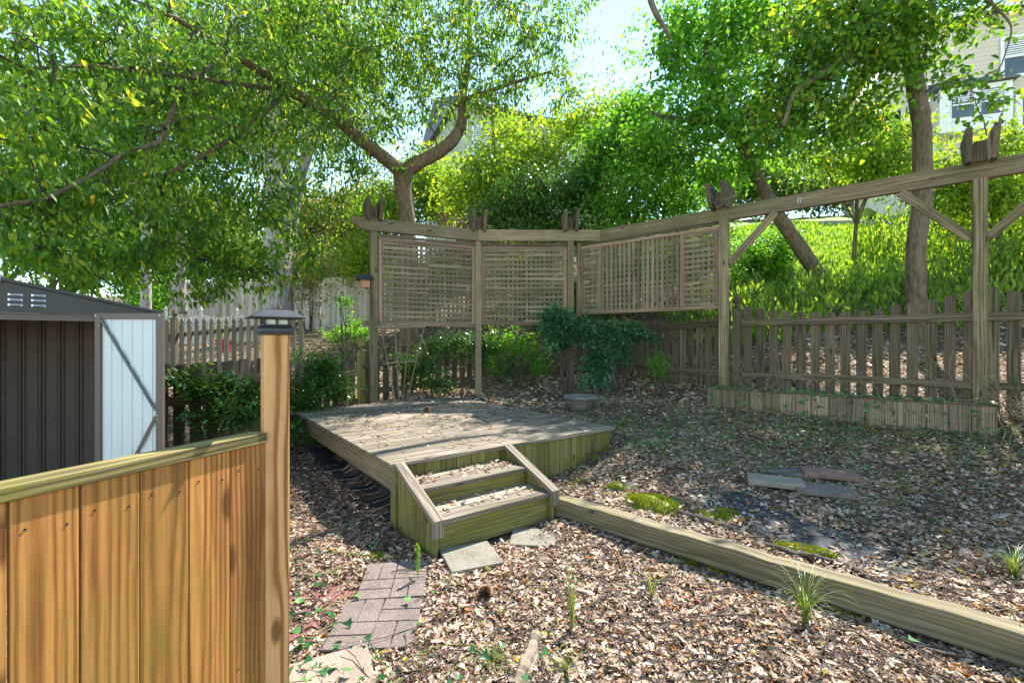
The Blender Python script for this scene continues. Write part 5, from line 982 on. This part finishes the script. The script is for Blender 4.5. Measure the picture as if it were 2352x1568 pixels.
# ------------------------------------------------------------------ houses
def window(parent, c, d, nn, w_, h, trim=.12):
    mb = MB(); 
    for z in (-1, 1): mb.bar(c - d * (w_ / 2 + trim) + up * z * (h / 2 + trim / 2), c + d * (w_ / 2 + trim) + up * z * (h / 2 + trim / 2), trim, .08, side=up)
    for s in (-1, 1): mb.bar(c + d * s * (w_ / 2 + trim / 2) - up * h / 2, c + d * s * (w_ / 2 + trim / 2) + up * h / 2, trim, .078, side=d)
    mb.bar(c - d * w_ / 2, c + d * w_ / 2, .06, .06, side=up); f = mb.build('window', M['white'], parent)
    m2 = MB(); m2.box(c - nn * .01, d, up, (w_, h, .02)); g = m2.build('pane', M['glass'], None); g.parent = f; g.location = (0, 0, 0)
    m3 = MB()
    for k in range(int(h / 2 / .09)): m3.bar(c - d * (w_ / 2 - .03) + up * (h / 2 - .05 - k * .09) + nn * .012, c + d * (w_ / 2 - .03) + up * (h / 2 - .05 - k * .09) + nn * .012, .05, .008, side=up)
    g = m3.build('blind', M['white'], None); g.parent = f; return f
HY = 20.; ha, hb = at(2085, 410, 20.4), at(2560, 410, 18.2); hd = unit(V(hb[0] - ha[0], hb[1] - ha[1], 0)); hn = V(hd[1], -hd[0], 0); LH = np.linalg.norm((hb - ha)[:2]); zb, ze = 7.0, 15.3
rh = thing('house', 'beige siding house with a white box bay window at upper right', 'house', (ha[0], ha[1], zb)); A_ = V(ha[0], ha[1], 0)
mb = MB(); mb.prism([A_ + up * zb, A_ + hd * LH + up * zb, A_ + hd * LH + up * ze, A_ + up * ze], -hn * 8, grain=hd); mb.build('wall', M['siding'], rh)
mb = MB(); e0 = A_ - hd * .4 + hn * .5; mb.prism([e0 + up * (ze - .05), e0 + up * (ze + .05), A_ - hd * .4 - hn * 4 + up * (ze + 2.4), A_ - hd * .4 - hn * 8.5 + up * (ze - .05)], hd * (LH + .8)); mb.build('roof', M['shingle'], rh)
mb = MB(); mb.bar(e0 + hn * .03 + up * (ze - .06), e0 + hn * .03 + hd * (LH + .8) + up * (ze - .06), .28, .06, side=up); mb.build('gutter', M['white'], rh)
def onw(px, py):   # point on the main wall plane for a photo pixel
    ray = V((px - CX) / F, 1, -(py - CY) / F); o = V(0, 0, CZ); t = np.dot(A_ - o, hn) / np.dot(ray, hn); return o + ray * t
c = onw(2340, 130); window(rh, c + hn * .05, hd, hn, 1.0, 1.5)
c = onw(2352, 262); mb = MB(); mb.box(c + hn * .04 + hd * .35 - up * .1, hd, up, (1.3, 2.0, .08)); o = mb.build('door', M['white'], rh); mb = MB(); mb.box(c + hn * .09 + hd * .35 - up * .05, hd, up, (.85, 1.5, .02)); g = mb.build('pane', M['glass'], None); g.parent = o
c = onw(2222, 258); mb = MB(); mb.box(c + hn * .28, hd, up, (2.4, 1.75, .56)); mb.box(c + hn * .28 - up * .93, hd, up, (2.5, .1, .62)); bay = mb.build('bay_window', M['white'], rh)
for s in (-.42, .55):
    m2 = MB(); m2.box(c + hn * .57 + hd * s + up * .12, hd, up, (.72, 1.05, .03)); g = m2.build('pane', M['glass'], None); g.parent = bay
    m2 = MB(); m2.bar(c + hn * .60 + hd * (s - .36) + up * .12, c + hn * .60 + hd * (s + .36) + up * .12, .06, .03, side=up)
    for q in range(5): m2.bar(c + hn * .592 + hd * (s - .34) + up * (.25 + q * .08), c + hn * .592 + hd * (s + .34) + up * (.25 + q * .08), .045, .006, side=up)
    g = m2.build('sash', M['white'], None); g.parent = bay
mb = MB(); r0 = c + up * .9 - hd * 1.35; mb.prism([r0 + hn * .75, r0 + hn * .75 + up * .05, r0 + up * .5, r0], hd * 2.7); g = mb.build('bay_roof', M['shingle'], None); g.parent = bay
mb = MB(); c = onw(2316, 237); mb.box(c + hn * .08, hd, up, (.14, .2, .16)); mb.build('wall_lamp', M['wire'], rh)
# left gable wing (side wall runs back to the right)
w0 = at(1996, 400, 16.5); w1 = at(2100, 400, 20.3); mb = MB(); wd_ = unit(V(w1[0] - w0[0], w1[1] - w0[1], 0)); wn = V(wd_[1], -wd_[0], 0); W0 = V(w0[0], w0[1], 0); LW = np.linalg.norm((w1 - w0)[:2])
mb.prism([W0 + up * 6.2, W0 + wd_ * LW + up * 6.2, W0 + wd_ * LW + up * 13.2, W0 + wd_ * LW * .45 + up * 12.6, W0 + up * 10.2], -wn * .3 + V(.0, .25, 0), grain=wd_); mb.build('wing_wall', M['siding'], rh)
mb = MB(); mb.bar(W0 + up * 10.3 + wn * .05, W0 + wd_ * LW * .46 + up * 12.7 + wn * .05, .3, .08, side=up); mb.build('rake_board', M['white'], rh)
# balcony rail of the right house
mb = MB(); c0 = onw(2300, 350) + hn * 1.6
for k in range(26): mb.box(c0 + hd * (.12 * k) , up, hd, (1.0, .04, .04))
mb.bar(c0 - hd * .1 + up * .52, c0 + hd * 3.2 + up * .52, .05, .1, side=up); mb.bar(c0 - hd * .1 - up * .52, c0 + hd * 3.2 - up * .52, .2, .1, side=up)
for s in (0., 1.5, 3.): mb.box(c0 + hd * s - up * 2.2, up, hd, (3.3, .12, .12))
mb.build('balcony', M['red_rail'], rh)
# middle house
mh = thing('house', 'greenish beige siding house half hidden by trees behind the middle lattice', 'house', (2, 24, 7)); a = at(1052, 460, 21); b = at(1440, 460, 25); a[2] = b[2] = 0; md = unit(b - a); mn = V(md[1], -md[0], 0); LM = np.linalg.norm(b - a); z0, z1_ = 6.0, 12.2
mb = MB(); mb.prism([a + up * z0, b + up * z0, b + up * z1_, a + md * LM * .5 + up * (z1_ + .1), a + up * z1_][:3] + [a + up * z1_], -mn * 6, grain=md); mb.build('wall', M['siding2'], mh)
mb = MB(); e0 = a - md * .3 + mn * .5; mb.prism([e0 + up * (z1_ - .05), e0 + up * (z1_ + .1), a - md * .3 - mn * 3 + up * (z1_ + 1.7), a - md * .3 - mn * 6.5 + up * (z1_ - .05)], md * (LM + .6)); mb.build('roof', M['shingle'], mh)
for px in (.12, .62, .8): window(mh, a + md * LM * px + up * (z1_ - 1.6) + mn * .05, md, mn, .8, 1.4)
window(mh, a + md * LM * .3 + up * (z1_ - 4.2) + mn * .05, md, mn, .8, 1.3)
# red stair of the middle house
rs = thing('stair_railing', 'dark red wooden stair railing on the slope behind the forked trunk', 'railing', tuple(at(1050, 520, 16))); a, b = at(1018, 462, 16), at(1085, 540, 16)
a2, b2 = a + V(.5, .3, .1), b + V(.5, .3, .1)
for p, q in ((a, b), (a2, b2)):
    mb = MB(); mb.bar(p, q, .06, .09, side=V(0, 1, 0)); mb.bar(p - up * .75, q - up * .75, .06, .09, side=V(0, 1, 0)); mb.build('handrail', M['red_rail'], rs)
    mb = MB()
    for k in range(12): c = p + (q - p) * (k + .5) / 12; mb.box(c - up * .38, up, ex, (.76, .035, .035))
    mb.build('balusters', M['red_rail'], rs)
    for t in (0, .5, 1): c = p + (q - p) * t; mb = MB(); mb.box(c - up * .5, up, ex, (1.3, .09, .09)); mb.build('post', M['red_rail'], rs)
# flower pots beyond grey fence
def pot(label, px, py, Y):
    c = at(px, py, Y); t_ = thing('flower_pot', label, 'pot', tuple(c)); mb = MB(); prof = [(.12, 0), (.17, .28), (.19, .28), (.19, .33), (.16, .33), (.15, .28), (0, .27)]
    vs = [(c[0] + r * math.cos(k * math.pi / 6), c[1] + r * math.sin(k * math.pi / 6), c[2] + z) for r, z in prof for k in range(12)]; mb.add(vs, [(i * 12 + k, i * 12 + (k + 1) % 12, (i + 1) * 12 + (k + 1) % 12, (i + 1) * 12 + k) for i in range(6) for k in range(12)]); mb.build('pot', M['pot'], t_)
    n = 160; P = c + V(0, 0, .45) + rng.normal(size=(n, 3)) * V(.13, .13, .12); leaves('foliage', P, nrm(rng.normal(size=(n, 3)) + V(0, 0, .4)), rng.normal(size=(n, 3)), .08, .03, M['droop'], t_)
pot('dark pink flower pot seen between the grey pickets, right one', 515, 812, 10.5); pot('dark pink flower pot seen beside the shed door edge, left one', 388, 800, 10.5)

# groups: every repeat of a kind carries one short phrase
GR = dict(paving_slab='square slabs by the steps', brick_paver='brick-pattern pavers', red_paver='dull red pavers in the leaves', concrete_paver='loose concrete pavers', moss_patch='moss patches', landscape_fabric='exposed fabric patches',
          branch='sticks on the ground', grass_clump='grass tufts', pine_cone='pine cones', broadleaf_tree='large yard trees', background_tree='trees beyond the fence', pine_tree='tall trunks at left', shrub='shrubs round the yard',
          privacy_fence='pale board fences', house='neighbouring houses', flower_pot='flower pots beyond the grey fence')
for o in list(C.objects):
    if o.parent is None and 'group' not in o and o.name.split('.')[0] in GR and o.get('kind') is None: o['group'] = GR[o.name.split('.')[0]]
